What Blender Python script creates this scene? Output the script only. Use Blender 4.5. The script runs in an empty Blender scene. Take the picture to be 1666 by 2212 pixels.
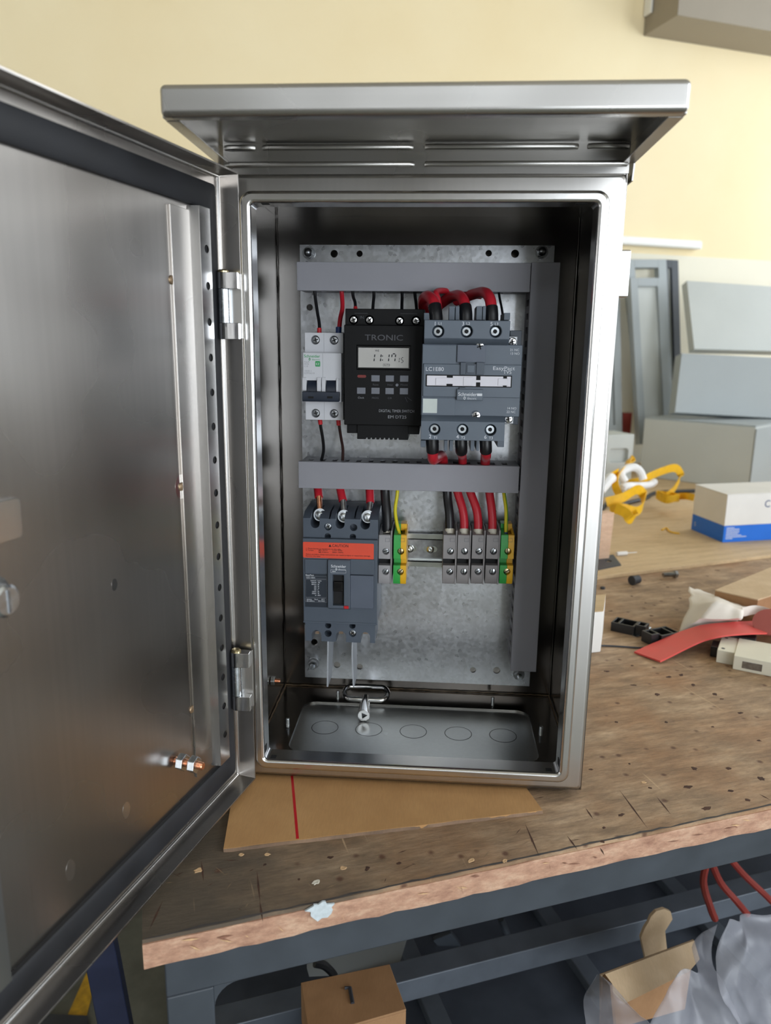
import bpy, bmesh, math, random
from mathutils import Vector, Matrix, noise
random.seed(7)
S = bpy.context.scene
COL = S.collection
PI = math.pi
MM = 0.001

# ------------------------------------------------------------------ camera
CAM = Vector((165.0, -595.0, 377.2)); YAW, PITCH, ROLL, FPX = -0.0665, -0.2182, 0.0121, 1612.5
_cy, _sy, _cp, _sp = math.cos(YAW), math.sin(YAW), math.cos(PITCH), math.sin(PITCH)
FWD = Vector((_sy*_cp, _cy*_cp, _sp)); _R = Vector((_cy, -_sy, 0)); _U = _R.cross(FWD)
RGT = math.cos(ROLL)*_R + math.sin(ROLL)*_U; UPV = -math.sin(ROLL)*_R + math.cos(ROLL)*_U
cam = bpy.data.cameras.new('camera'); cam_o = bpy.data.objects.new('camera', cam); COL.objects.link(cam_o)
cam.sensor_fit = 'VERTICAL'; cam.sensor_height = 36.0; cam.sensor_width = 36.0*1666/2212
cam.lens = FPX/2212*36.0; cam.clip_start = 0.02; cam.clip_end = 60
m = Matrix.Identity(4)
for i in range(3):
    m[i][0] = RGT[i]; m[i][1] = UPV[i]; m[i][2] = -FWD[i]; m[i][3] = CAM[i]*MM
cam_o.matrix_world = m
cam.dof.use_dof = True; cam.dof.focus_distance = 0.66; cam.dof.aperture_fstop = 7.5
S.camera = cam_o

# ------------------------------------------------------------------ light
S.view_settings.view_transform = 'Standard'; S.view_settings.look = 'None'
S.view_settings.gamma = 1.0; S.view_settings.use_curve_mapping = False
S.view_settings.exposure = 0.15
W = bpy.data.worlds.new('overcast_sky'); S.world = W; W.use_nodes = True
W.node_tree.nodes['Background'].inputs['Color'].default_value = (0.88, 0.94, 1.0, 1)
W.node_tree.nodes['Background'].inputs['Strength'].default_value = 6.3

# the bench and the room stand 21.5 degrees to the cabinet: s along, t towards the back wall
BA = math.radians(21.5); BU = Vector((math.cos(BA), math.sin(BA), 0)); BN = Vector((-math.sin(BA), math.cos(BA), 0))
BO = Vector((-18.6, -190.8, 0))
def B(s, t, z): return BO + BU*s + BN*t + Vector((0, 0, z))
def area(name, c, size_x, size_y, direction, portal=True, energy=0, color=(1, 1, 1)):
    l = bpy.data.lights.new(name, 'AREA'); l.shape = 'RECTANGLE'; l.size = size_x*MM; l.size_y = size_y*MM
    l.energy = energy; l.color = color
    o = bpy.data.objects.new(name, l); COL.objects.link(o)
    o.location = Vector(c)*MM; o.rotation_euler = Vector(direction).to_track_quat('-Z', 'Y').to_euler()
    if portal: l.cycles.is_portal = True
    return o
ZF, ZC = -760.0, 2500.0            # workshop floor and ceiling heights
TW = 1750.0                        # back wall
SR, SL, TF = 2700.0, -3200.0, -4200.0
# openings: two windows in the right wall, a roller door in the front wall
WINS = ((600.0, 1400.0, 450.0, 1650.0), (-3000.0, -500.0, 250.0, 1800.0))      # t0 t1 z0 z1 in wall_right
DOOR = (-500.0, 1900.0, ZF, 1450.0)        # s0 s1 z0 z1 in wall_front
LIP_FILL = (-2700.0, -900.0, 1980.0, 2280.0)     # unseen opening added high in the front wall to brighten the hood lip
area('lip_fill_portal', B((LIP_FILL[0]+LIP_FILL[1])/2, TF+5, (LIP_FILL[2]+LIP_FILL[3])/2), LIP_FILL[1]-LIP_FILL[0], LIP_FILL[3]-LIP_FILL[2], BN)
for w_ in WINS: area('window_portal', B(SR-5, (w_[0]+w_[1])/2, (w_[2]+w_[3])/2), w_[1]-w_[0], w_[3]-w_[2], -BU)
area('door_portal', B((DOOR[0]+DOOR[1])/2, TF+5, (DOOR[2]+DOOR[3])/2), DOOR[1]-DOOR[0], DOOR[3]-DOOR[2], BN)

# ------------------------------------------------------------------ measuring helpers (photo pixel + known plane -> point, mm)
def ray(x, y): return FWD + RGT*((x-833)/FPX) - UPV*((y-1106)/FPX)
def PY(x, y, Y): d = ray(x, y); return CAM + d*((Y-CAM.y)/d.y)
def PX(x, y, X): d = ray(x, y); return CAM + d*((X-CAM.x)/d.x)
def PZ(x, y, Z): d = ray(x, y); return CAM + d*((Z-CAM.z)/d.z)
def PT(x, y, t):
    d = ray(x, y); return CAM + d*(((BO+BN*t)-CAM).dot(BN)/d.dot(BN))
def ST(p): q = p-BO; return Vector((q.dot(BU), q.dot(BN), p.z))
def SZ(x, y, z): return ST(PZ(x, y, z))
def STt(x, y, t): return ST(PT(x, y, t))
def RY(x0, y0, x1, y1, Y):
    ym, xm = (y0+y1)/2, (x0+x1)/2
    return PY(x0, ym, Y).x, PY(x1, ym, Y).x, PY(xm, y1, Y).z, PY(xm, y0, Y).z
class Zoom:
    def __init__(s, ox, oy, k): s.ox, s.oy, s.k = ox, oy, k
    def p(s, x, y): return s.ox+s.k*x, s.oy+s.k*y
    def r(s, x0, y0, x1, y1, Y): return RY(*s.p(x0, y0), *s.p(x1, y1), Y)
    def at(s, x, y, Y): return PY(*s.p(x, y), Y)

# ------------------------------------------------------------------ mesh helpers
def smooth_path(pts, n=6):
    P = [Vector(p) for p in pts]
    if len(P) < 3: return P
    E = [2*P[0]-P[1]] + P + [2*P[-1]-P[-2]]
    out = []
    for i in range(1, len(E)-2):
        a, b, c, d = E[i-1], E[i], E[i+1], E[i+2]
        for k in range(n):
            t = k/n
            out.append(0.5*((2*b)+(c-a)*t+(2*a-5*b+4*c-d)*t*t+(3*b-a-3*c+d)*t*t*t))
    out.append(P[-1]); return out
class MB:
    def __init__(s): s.v = []; s.f = []
    def add(s, v, f):
        o = len(s.v); s.v += [Vector(p) for p in v]; s.f += [tuple(i+o for i in q) for q in f]; return s
    def box(s, x0, x1, y0, y1, z0, z1):
        return s.add([(x0,y0,z0),(x1,y0,z0),(x1,y1,z0),(x0,y1,z0),(x0,y0,z1),(x1,y0,z1),(x1,y1,z1),(x0,y1,z1)],
                     [(0,3,2,1),(4,5,6,7),(0,1,5,4),(1,2,6,5),(2,3,7,6),(3,0,4,7)])
    def hexa(s, p): return s.add(p, [(0,3,2,1),(4,5,6,7),(0,1,5,4),(1,2,6,5),(2,3,7,6),(3,0,4,7)])
    def cyl(s, a, b, r0, r1=None, n=16, ph=0.0):
        a, b = Vector(a), Vector(b); r1 = r0 if r1 is None else r1
        d = (b-a).normalized(); q = d.orthogonal().normalized(); w = d.cross(q)
        v = []
        for c, r in ((a, r0), (b, r1)):
            for i in range(n):
                t = 2*PI*i/n+ph; v.append(c+q*(r*math.cos(t))+w*(r*math.sin(t)))
        f = [(i, (i+1) % n, n+(i+1) % n, n+i) for i in range(n)]
        f += [tuple(reversed(range(n))), tuple(range(n, 2*n))]
        return s.add(v, f)
    def lathe(s, a, d, prof, n=20):
        a, d = Vector(a), Vector(d).normalized(); q = d.orthogonal().normalized(); w = d.cross(q)
        v = []; k = len(prof)
        for r, h in prof:
            for i in range(n):
                t = 2*PI*i/n; v.append(a+d*h+q*(r*math.cos(t))+w*(r*math.sin(t)))
        f = [(j*n+i, j*n+(i+1) % n, (j+1)*n+(i+1) % n, (j+1)*n+i) for j in range(k-1) for i in range(n)]
        f += [tuple(reversed(range(n))), tuple(range((k-1)*n, k*n))]
        return s.add(v, f)
    def tube(s, pts, r, n=10, sm=6, closed=False):
        P = smooth_path(pts, sm) if sm else [Vector(p) for p in pts]
        if closed: P = P[:-1] if (P[0]-P[-1]).length < 1e-6 else P
        m_ = len(P); rr = r if callable(r) else (lambda t: r)
        q = None; v = []
        for i in range(m_):
            a = P[(i-1) % m_] if closed or i else P[0]; b = P[(i+1) % m_] if closed or i < m_-1 else P[-1]
            d = (b-a).normalized()
            if q is None: q = d.orthogonal().normalized()
            q = (q-d*q.dot(d)).normalized(); w = d.cross(q); R = rr(i/max(1, m_-1))
            for k in range(n):
                t = 2*PI*k/n; v.append(P[i]+q*(R*math.cos(t))+w*(R*math.sin(t)))
        f = []
        for i in range(m_ if closed else m_-1):
            j = (i+1) % m_
            f += [(i*n+k, i*n+(k+1) % n, j*n+(k+1) % n, j*n+k) for k in range(n)]
        if not closed: f += [tuple(reversed(range(n))), tuple(range((m_-1)*n, m_*n))]
        return s.add(v, f)
    def ribbon(s, pts, w, th, up=(0, 0, 1), sm=6, twist=0.0):
        P = smooth_path(pts, sm); v = []; n = len(P)
        for i in range(n):
            d = (P[min(i+1, n-1)]-P[max(i-1, 0)]).normalized()
            q = Vector(up) if not callable(up) else Vector(up(i/(n-1)))
            q = (q-d*q.dot(d)).normalized(); h = d.cross(q)
            for a, b in ((-1, -1), (1, -1), (1, 1), (-1, 1)): v.append(P[i]+q*(a*w/2)+h*(b*th/2))
        f = [(i*4+k, i*4+(k+1) % 4, i*4+4+(k+1) % 4, i*4+4+k) for i in range(n-1) for k in range(4)]
        f += [(3, 2, 1, 0), tuple(range((n-1)*4, n*4))]
        return s.add(v, f)
    def prism(s, poly, a0, a1, ax='y'):
        n = len(poly)
        def P(p, a): return {'y': (p[0], a, p[1]), 'z': (p[0], p[1], a), 'x': (a, p[0], p[1])}[ax]
        v = [P(p, a0) for p in poly]+[P(p, a1) for p in poly]
        f = [(i, (i+1) % n, n+(i+1) % n, n+i) for i in range(n)]+[tuple(reversed(range(n))), tuple(range(n, 2*n))]
        return s.add(v, f)
    def loft(s, loops, cap0=False, cap1=False, closed=False):
        n = len(loops[0]); v = [p for l in loops for p in l]; k = len(loops)
        f = [(j*n+i, j*n+(i+1) % n, ((j+1) % k)*n+(i+1) % n, ((j+1) % k)*n+i) for j in range(k if closed else k-1) for i in range(n)]
        if cap0: f.append(tuple(reversed(range(n))))
        if cap1: f.append(tuple(range((k-1)*n, k*n)))
        return s.add(v, f)
    def grid(s, fn, nu, nv):
        v = [fn(i/nu, j/nv) for j in range(nv+1) for i in range(nu+1)]
        f = [(j*(nu+1)+i, j*(nu+1)+i+1, (j+1)*(nu+1)+i+1, (j+1)*(nu+1)+i) for j in range(nv) for i in range(nu)]
        return s.add(v, f)
def rr(x0, x1, z0, z1, r, n=5):
    out = []
    for cx, cz, a in ((x1-r, z0+r, -90), (x1-r, z1-r, 0), (x0+r, z1-r, 90), (x0+r, z0+r, 180)):
        for i in range(n+1):
            t = math.radians(a+90*i/n); out.append((cx+r*math.cos(t), cz+r*math.sin(t)))
    return out
OFF = {}
def finish(me, smooth):
    bm = bmesh.new(); bm.from_mesh(me); bmesh.ops.recalc_face_normals(bm, faces=bm.faces); bm.to_mesh(me); bm.free()
    if smooth:
        me.polygons.foreach_set('use_smooth', [True]*len(me.polygons))
        me.set_sharp_from_angle(angle=math.radians(smooth))
    me.update()
def build(mb, name, mat, parent=None, bevel=0, seg=2, smooth=35, cut=None, label=None, solid=0, sub=0):
    off = OFF.get(parent.name, Vector((0, 0, 0))) if parent else None
    if off is None:
        lo = Vector([min(p[i] for p in mb.v) for i in range(3)]); hi = Vector([max(p[i] for p in mb.v) for i in range(3)])
        off = Vector(((lo.x+hi.x)/2, (lo.y+hi.y)/2, lo.z))
    me = bpy.data.meshes.new(name); me.from_pydata([(p-off)*MM for p in mb.v], [], mb.f); me.update()
    o = bpy.data.objects.new(name, me); COL.objects.link(o)
    if cut is not None:
        finish(me, 0)
        cm = bpy.data.meshes.new('cutter'); cm.from_pydata([(p-off)*MM for p in cut.v], [], cut.f); cm.update(); finish(cm, 0)
        co = bpy.data.objects.new('cutter', cm); COL.objects.link(co)
        md = o.modifiers.new('cut', 'BOOLEAN'); md.operation = 'DIFFERENCE'; md.object = co; md.solver = 'EXACT'; md.use_self = True
        dg = bpy.context.evaluated_depsgraph_get(); dg.update()
        nm = bpy.data.meshes.new_from_object(o.evaluated_get(dg))
        o.modifiers.clear(); o.data = nm; bpy.data.meshes.remove(me); nm.name = name; me = nm
        bpy.data.objects.remove(co); bpy.data.meshes.remove(cm)
    finish(me, smooth)
    me.materials.clear(); me.materials.append(mat)
    if parent: o.parent = parent; OFF[o.name] = off
    else: o.location = off*MM; OFF[o.name] = off
    if sub:
        md = o.modifiers.new('sub', 'SUBSURF'); md.levels = sub; md.render_levels = sub
    if solid:
        md = o.modifiers.new('solid', 'SOLIDIFY'); md.thickness = solid*MM; md.offset = 0
    if bevel:
        md = o.modifiers.new('bevel', 'BEVEL'); md.width = bevel*MM; md.segments = seg; md.limit_method = 'ANGLE'; md.angle_limit = math.radians(40); md.harden_normals = True
    if label: o['label'] = label
    return o
def tag(o, label, cat, group=None, kind=None):
    if label: o['label'] = label
    if cat: o['category'] = cat
    if group: o['group'] = group
    if kind: o['kind'] = kind
    return o
def thing(name, label, cat, loc=(0, 0, 0), group=None, rotz=0.0, kind=None):
    o = bpy.data.objects.new(name, None); COL.objects.link(o); o.empty_display_size = 0.02
    o.location = Vector(loc)*MM; o.rotation_euler = (0, 0, rotz)
    OFF[o.name] = Vector(loc) if not rotz else Vector((0, 0, 0))
    tag(o, label, cat, group, kind); return o
def copy_part(src, name, parent, loc):
    o = bpy.data.objects.new(name, src.data); COL.objects.link(o); o.parent = parent; o.location = Vector(loc)*MM
    for md in src.modifiers:
        if md.type == 'BEVEL':
            d = o.modifiers.new('bevel', 'BEVEL'); d.width = md.width; d.segments = md.segments; d.limit_method = 'ANGLE'; d.angle_limit = md.angle_limit
    OFF[o.name] = OFF.get(parent.name, Vector((0, 0, 0))); return o
_tc = {}
def text(txt, x, y, z, h, mat, parent, align='LEFT', name='lettering', bold=0.0, width=None, rot=None):
    cu = bpy.data.curves.new('t', 'FONT'); cu.body = txt; cu.size = h/0.72; cu.align_x = align; cu.extrude = 0.04; cu.offset = bold
    cu.resolution_u = 3
    to = bpy.data.objects.new('t', cu); COL.objects.link(to)
    dg = bpy.context.evaluated_depsgraph_get(); dg.update()
    me = bpy.data.meshes.new_from_object(to.evaluated_get(dg)); bpy.data.objects.remove(to); bpy.data.curves.remove(cu)
    vs = [v.co.copy() for v in me.vertices]
    k = 1.0
    if width and vs:
        w = max(p.x for p in vs)-min(p.x for p in vs); k = width/max(w, 1e-6)
    off = OFF.get(parent.name, Vector((0, 0, 0)))
    for v, p in zip(me.vertices, vs):
        q = Vector((p.x*k, p.y, p.z))
        if rot is not None: q = rot @ q; v.co = (q+Vector((x, y, z))-off)*MM
        else: v.co = (Vector((x+q.x, y-q.z-0.03, z+q.y))-off)*MM
    me.materials.clear(); me.materials.append(mat); me.name = name; me.update()
    o = bpy.data.objects.new(name, me); COL.objects.link(o); o.parent = parent; OFF[o.name] = off
    return o

# ------------------------------------------------------------------ materials
def lin(r, g, b):
    f = lambda c: c/12.92 if c <= 0.04045 else ((c+0.055)/1.055)**2.4
    return (f(r/255), f(g/255), f(b/255), 1)
def newmat(name):
    mt = bpy.data.materials.new(name); mt.use_nodes = True; nt = mt.node_tree
    return mt, nt, nt.nodes['Principled BSDF']
def nd(nt, typ, **kw):
    n = nt.nodes.new(typ)
    for k, v in kw.items():
        if k in n.inputs: n.inputs[k].default_value = v
        else: setattr(n, k, v)
    return n
def noise_tex(nt, scale, detail=3, stretch=(1, 1, 1), rough=0.55):
    tc = nd(nt, 'ShaderNodeTexCoord'); mp = nd(nt, 'ShaderNodeMapping'); mp.inputs['Scale'].default_value = stretch
    n = nd(nt, 'ShaderNodeTexNoise', Scale=scale, Detail=detail, Roughness=rough)
    nt.links.new(tc.outputs['Object'], mp.inputs['Vector']); nt.links.new(mp.outputs['Vector'], n.inputs['Vector'])
    return n.outputs['Fac']
def ramp(nt, src, stops, ease=False):
    r = nd(nt, 'ShaderNodeValToRGB'); e = r.color_ramp.elements
    if ease: r.color_ramp.interpolation = 'EASE'
    while len(e) < len(stops): e.new(0.5)
    for i, (p, c) in enumerate(stops):
        e[i].position = p; e[i].color = c if len(c) == 4 else (*c, 1)
    nt.links.new(src, r.inputs['Fac']); return r.outputs['Color']
def mixc(nt, fac, a, b, mode='MIX'):
    mx = nd(nt, 'ShaderNodeMix', data_type='RGBA', blend_type=mode)
    for sock, val in (('Factor', fac), ('A', a), ('B', b)):
        idx = {'Factor': 0, 'A': 6, 'B': 7}[sock]
        if isinstance(val, (int, float)): mx.inputs[idx].default_value = val
        elif isinstance(val, tuple): mx.inputs[idx].default_value = val
        else: nt.links.new(val, mx.inputs[idx])
    return mx.outputs[2]
def val(v): return (v, v, v, 1)
def bump(nt, b, src, strength=0.3, dist=0.0005):
    n = nd(nt, 'ShaderNodeBump', Strength=strength, Distance=dist)
    nt.links.new(src, n.inputs['Height']); nt.links.new(n.outputs['Normal'], b.inputs['Normal']); return n
def plain(name, col, rough=0.5, metal=0.0, var=0.12, scale=60, coat=0.0, bmp=0.0, spec=0.5):
    mt, nt, b = newmat(name)
    n = noise_tex(nt, scale, 4)
    c0 = tuple(x*(1-var) for x in col[:3])+(1,); c1 = tuple(min(1, x*(1+var)) for x in col[:3])+(1,)
    nt.links.new(ramp(nt, n, [(0.3, c0), (0.7, c1)]), b.inputs['Base Color'])
    nt.links.new(ramp(nt, n, [(0.3, val(max(0.02, rough-0.05))), (0.7, val(min(1, rough+0.05)))]), b.inputs['Roughness'])
    b.inputs['Metallic'].default_value = metal; b.inputs['Coat Weight'].default_value = coat
    b.inputs['Specular IOR Level'].default_value = spec
    if bmp: bump(nt, b, n, bmp, 0.0003)
    return mt
def steel(name, base, rough, smudge=0.25, grain=(1, 1, 1), warm=0.3, aniso=0.0, grain_amt=0.04, tang='Z'):
    mt, nt, b = newmat(name); b.inputs['Metallic'].default_value = 1.0
    g = noise_tex(nt, 240, 1, grain, 0.5); sm = noise_tex(nt, 9, 1.5); st = noise_tex(nt, 4.0, 1.5)
    lo = tuple(x*(1-smudge) for x in base)+(1,); hi = tuple(min(1, x*(1+smudge*0.5)) for x in base)+(1,)
    c = ramp(nt, sm, [(0.15, lo), (0.85, hi)])
    brown = (base[0]*0.74, base[1]*0.62, base[2]*0.48, 1)
    c = mixc(nt, ramp(nt, st, [(0.40, val(0)), (0.95, val(warm*1.3))]), c, brown)
    c = mixc(nt, grain_amt, c, ramp(nt, g, [(0.3, val(0.25)), (0.7, val(1.0))], True), 'MULTIPLY')
    nt.links.new(c, b.inputs['Base Color'])
    r = ramp(nt, sm, [(0.15, val(rough*1.3)), (0.85, val(rough*0.75))])
    nt.links.new(r, b.inputs['Roughness'])
    if aniso:
        b.inputs['Anisotropic'].default_value = aniso
        t = nd(nt, 'ShaderNodeTangent', direction_type='RADIAL', axis=tang); nt.links.new(t.outputs[0], b.inputs['Tangent'])
    return mt
M = {}
M['steel'] = steel('brushed_stainless', (0.58, 0.565, 0.545), 0.30, 0.22, (1, 1, 0.02))
M['steel_lip'] = steel('polished_stainless', (0.68, 0.67, 0.66), 0.22, 0.15, (1, 1, 0.05), 0.15)
M['steel_door'] = steel('brushed_door_stainless', (0.50, 0.475, 0.45), 0.27, 0.13, (1, 1, 0.012), 0.4, 0.7, 0.05)
M['steel_hood'] = steel('hood_stainless', (0.54, 0.53, 0.515), 0.27, 0.2, (0.02, 1, 1), 0.2)
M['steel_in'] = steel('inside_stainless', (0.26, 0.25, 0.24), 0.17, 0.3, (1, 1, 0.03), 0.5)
M['steel_gland'] = steel('gland_stainless', (0.60, 0.62, 0.62), 0.30, 0.18, (1, 1, 1), 0.1)
M['chrome'] = plain('chrome', (0.75, 0.75, 0.76, 1), 0.12, 1.0, 0.05)
M['zinc'] = plain('zinc_plate', (0.62, 0.66, 0.70, 1), 0.25, 1.0, 0.15, 200)
M['zinc_dk'] = plain('dull_zinc', (0.33, 0.34, 0.35, 1), 0.35, 1.0, 0.2, 200)
M['copper'] = plain('copper_thread', (0.80, 0.38, 0.22, 1), 0.3, 1.0, 0.2, 300)
M['brass'] = plain('yellow_zinc', (0.62, 0.52, 0.30, 1), 0.3, 1.0, 0.2, 300)
M['weld'] = plain('weld_bead', (0.30, 0.21, 0.13, 1), 0.45, 0.8, 0.5, 90)
M['gasket'] = plain('black_foam_gasket', lin(25, 26, 30), 0.6, 0, 0.3, 25)
M['black_hole'] = plain('black_void', (0.008, 0.008, 0.009, 1), 0.8, 0, 0.1)
M['duct'] = plain('grey_duct_pvc', lin(148, 148, 155), 0.42, 0, 0.04, 12)
M['duct_side'] = plain('grey_duct_side_pvc', lin(140, 141, 147), 0.5, 0, 0.04, 12)
M['dev_grey'] = plain('slate_grey_plastic', lin(93, 103, 115), 0.42, 0, 0.05, 40)
M['dev_grey_dk'] = plain('dark_slate_plastic', lin(74, 83, 95), 0.42, 0, 0.05, 40)
M['mccb'] = plain('breaker_slate_plastic', lin(78, 87, 99), 0.45, 0, 0.05, 40)
M['mccb_light'] = plain('breaker_cover_plastic', lin(90, 98, 112), 0.4, 0, 0.05, 40)
M['mccb_black'] = plain('breaker_label_black', lin(38, 46, 56), 0.4, 0, 0.05, 40)
M['black'] = plain('black_plastic', lin(10, 10, 12), 0.5, 0, 0.12, 60, spec=0.22)
M['black_gloss'] = plain('black_gloss_plastic', lin(14, 14, 16), 0.2, 0, 0.1, 60)
M['navy'] = plain('navy_toggle_plastic', lin(32, 40, 54), 0.35, 0, 0.1, 60)
M['white_pl'] = plain('white_plastic', lin(206, 207, 212), 0.4, 0, 0.03, 20)
M['strip_white'] = plain('marker_strip_white', lin(222, 220, 228), 0.4, 0, 0.03, 20)
M['lcd'] = plain('lcd_glass', lin(190, 188, 184), 0.25, 0, 0.03, 20)
M['lcd_ink'] = plain('lcd_segment', lin(26, 26, 34), 0.5, 0, 0.05)
M['btn'] = plain('grey_button_rubber', lin(112, 115, 124), 0.5, 0, 0.06)
M['ink_white'] = plain('white_print', lin(214, 218, 224), 0.6, 0, 0.03)
M['ink_grey'] = plain('grey_print', lin(150, 152, 158), 0.6, 0, 0.03)
M['ink_dim'] = plain('dim_print', lin(78, 79, 84), 0.6, 0, 0.03)
M['ink_green'] = plain('green_print', lin(20, 150, 75), 0.5, 0, 0.05)
M['ink_black'] = plain('black_print', lin(40, 16, 14), 0.6, 0, 0.05)
M['ink_red'] = plain('dim_red_print', lin(120, 45, 42), 0.6, 0, 0.05)
M['orange'] = plain('orange_label', lin(226, 78, 52), 0.5, 0, 0.04)
M['red_btn'] = plain('red_button', lin(190, 24, 34), 0.4, 0, 0.05)
M['sticker'] = plain('pale_sticker', lin(196, 204, 200), 0.5, 0, 0.05)
M['red_wire'] = plain('red_cable', lin(196, 38, 52), 0.38, 0, 0.08, 40)
M['black_wire'] = plain('black_cable', lin(24, 24, 27), 0.4, 0, 0.15, 40)
M['brown_wire'] = plain('brown_cable', lin(58, 38, 36), 0.4, 0, 0.1, 40)
M['yellow_wire'] = plain('yellow_cable', lin(222, 208, 30), 0.4, 0, 0.06, 40)
M['green'] = plain('green_plastic', lin(58, 168, 78), 0.4, 0, 0.05, 40)
M['yellow'] = plain('yellow_plastic', lin(232, 178, 34), 0.4, 0, 0.05, 40)
M['blue_fer'] = plain('blue_ferrule', lin(30, 62, 120), 0.4, 0, 0.05)
M['red_fer'] = plain('red_ferrule', lin(206, 44, 52), 0.4, 0, 0.05)
M['white_fer'] = plain('ivory_ferrule', lin(218, 212, 196), 0.45, 0, 0.05)
M['tb'] = plain('terminal_grey', lin(140, 136, 136), 0.45, 0, 0.05, 40)
M['tb_light'] = plain('terminal_pale_grey', lin(160, 158, 160), 0.45, 0, 0.05, 40)
M['barrier'] = plain('grey_barrier_film', lin(168, 172, 178), 0.4, 0, 0.05, 40)
def galvanised():
    mt, nt, b = newmat('galvanised_steel'); b.inputs['Metallic'].default_value = 1.0
    tc = nd(nt, 'ShaderNodeTexCoord'); vo = nd(nt, 'ShaderNodeTexVoronoi', Scale=330); nt.links.new(tc.outputs['Object'], vo.inputs['Vector'])
    n1 = noise_tex(nt, 26, 5); n2 = noise_tex(nt, 500, 3)
    c = ramp(nt, vo.outputs['Color'], [(0.1, (0.52, 0.54, 0.57)), (0.9, (0.66, 0.68, 0.72))])
    c = mixc(nt, 0.55, c, ramp(nt, n1, [(0.3, (0.42, 0.43, 0.43)), (0.7, (0.80, 0.82, 0.85))]), 'MULTIPLY')
    c = mixc(nt, 0.2, c, (1, 1, 1, 1), 'MIX')
    nt.links.new(c, b.inputs['Base Color'])
    nt.links.new(ramp(nt, vo.outputs['Color'], [(0.1, val(0.27)), (0.9, val(0.33))]), b.inputs['Roughness'])
    bump(nt, b, n1, 0.35, 0.0012)
    return mt
M['galv'] = galvanised()
M['rail'] = plain('din_rail_zinc', (0.72, 0.75, 0.74, 1), 0.18, 1.0, 0.08, 30)
def card(name, c0, c1, flute=0):
    mt, nt, b = newmat(name)
    n = noise_tex(nt, 30, 5); f = noise_tex(nt, 900, 2, (1, 0.1, 0.3))
    c = ramp(nt, n, [(0.3, c0), (0.7, c1)])
    c = mixc(nt, 0.12, c, ramp(nt, f, [(0.35, val(0.4)), (0.65, val(1))]), 'MULTIPLY')
    nt.links.new(c, b.inputs['Base Color']); b.inputs['Roughness'].default_value = 0.72
    bump(nt, b, f, 0.1, 0.0002); return mt
M['mdf'] = card('brown_board', lin(182, 138, 88), lin(194, 150, 98))
M['card'] = card('brown_cardboard', lin(150, 112, 76), lin(166, 126, 88))
M['card_pale'] = card('pale_cardboard', lin(196, 168, 132), lin(210, 184, 150))
M['card_edge'] = card('cardboard_edge', lin(104, 84, 68), lin(150, 122, 98))
def bench_top():
    mt, nt, b = newmat('worn_plywood_top')
    grain = noise_tex(nt, 20, 9, (0.8, 2.2, 1), 0.72); blot = noise_tex(nt, 7, 6); dark = noise_tex(nt, 3.2, 7, (1, 1, 1), 0.6)
    fine = noise_tex(nt, 85, 7, (0.35, 1.9, 1), 0.8)
    c = ramp(nt, grain, [(0.28, lin(120, 98, 76)), (0.5, lin(164, 136, 106)), (0.72, lin(200, 172, 140))])
    c = mixc(nt, ramp(nt, blot, [(0.45, val(0)), (0.65, val(0.55))]), c, lin(160, 112, 70))
    c = mixc(nt, 0.62, c, ramp(nt, fine, [(0.34, val(0.42)), (0.60, val(1.12))]), 'MULTIPLY')
    # darker grey-brown towards the left end, its border broken up by noise
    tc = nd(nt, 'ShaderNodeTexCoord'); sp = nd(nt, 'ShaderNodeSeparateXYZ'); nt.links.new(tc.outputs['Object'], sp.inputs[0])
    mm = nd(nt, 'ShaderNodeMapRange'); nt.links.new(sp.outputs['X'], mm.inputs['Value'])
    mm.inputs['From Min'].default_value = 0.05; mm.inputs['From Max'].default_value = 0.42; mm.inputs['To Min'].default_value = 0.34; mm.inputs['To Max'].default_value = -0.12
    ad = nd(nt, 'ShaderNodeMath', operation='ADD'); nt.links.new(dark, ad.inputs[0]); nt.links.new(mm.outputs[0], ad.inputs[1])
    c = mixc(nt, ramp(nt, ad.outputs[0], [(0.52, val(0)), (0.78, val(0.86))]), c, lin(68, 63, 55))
    # scratches and dents
    tc2 = nd(nt, 'ShaderNodeTexCoord'); wv = nd(nt, 'ShaderNodeMapping'); wv.inputs['Rotation'].default_value = (0, 0, 0.9); wv.inputs['Scale'].default_value = (160, 9, 1)
    nt.links.new(tc2.outputs['Object'], wv.inputs['Vector']); sn = nd(nt, 'ShaderNodeTexNoise', Scale=1.0, Detail=2.0); nt.links.new(wv.outputs['Vector'], sn.inputs['Vector'])
    c = mixc(nt, ramp(nt, sn.outputs['Fac'], [(0.70, val(0)), (0.76, val(0.6))]), c, lin(206, 176, 138))
    vo = nd(nt, 'ShaderNodeTexVoronoi', Scale=42.0, Randomness=1.0); nt.links.new(tc2.outputs['Object'], vo.inputs['Vector'])
    spot = ramp(nt, vo.outputs['Distance'], [(0.06, val(0.8)), (0.15, val(0))])
    c = mixc(nt, spot, c, lin(84, 50, 34))
    nt.links.new(c, b.inputs['Base Color']); b.inputs['Roughness'].default_value = 0.68
    h = mixc(nt, 0.5, ramp(nt, fine, [(0.3, val(0)), (0.7, val(1))]), ramp(nt, vo.outputs['Distance'], [(0.06, val(0)), (0.2, val(1))]))
    bump(nt, b, h, 0.6, 0.0012); return mt
M['bench'] = bench_top()
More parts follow.
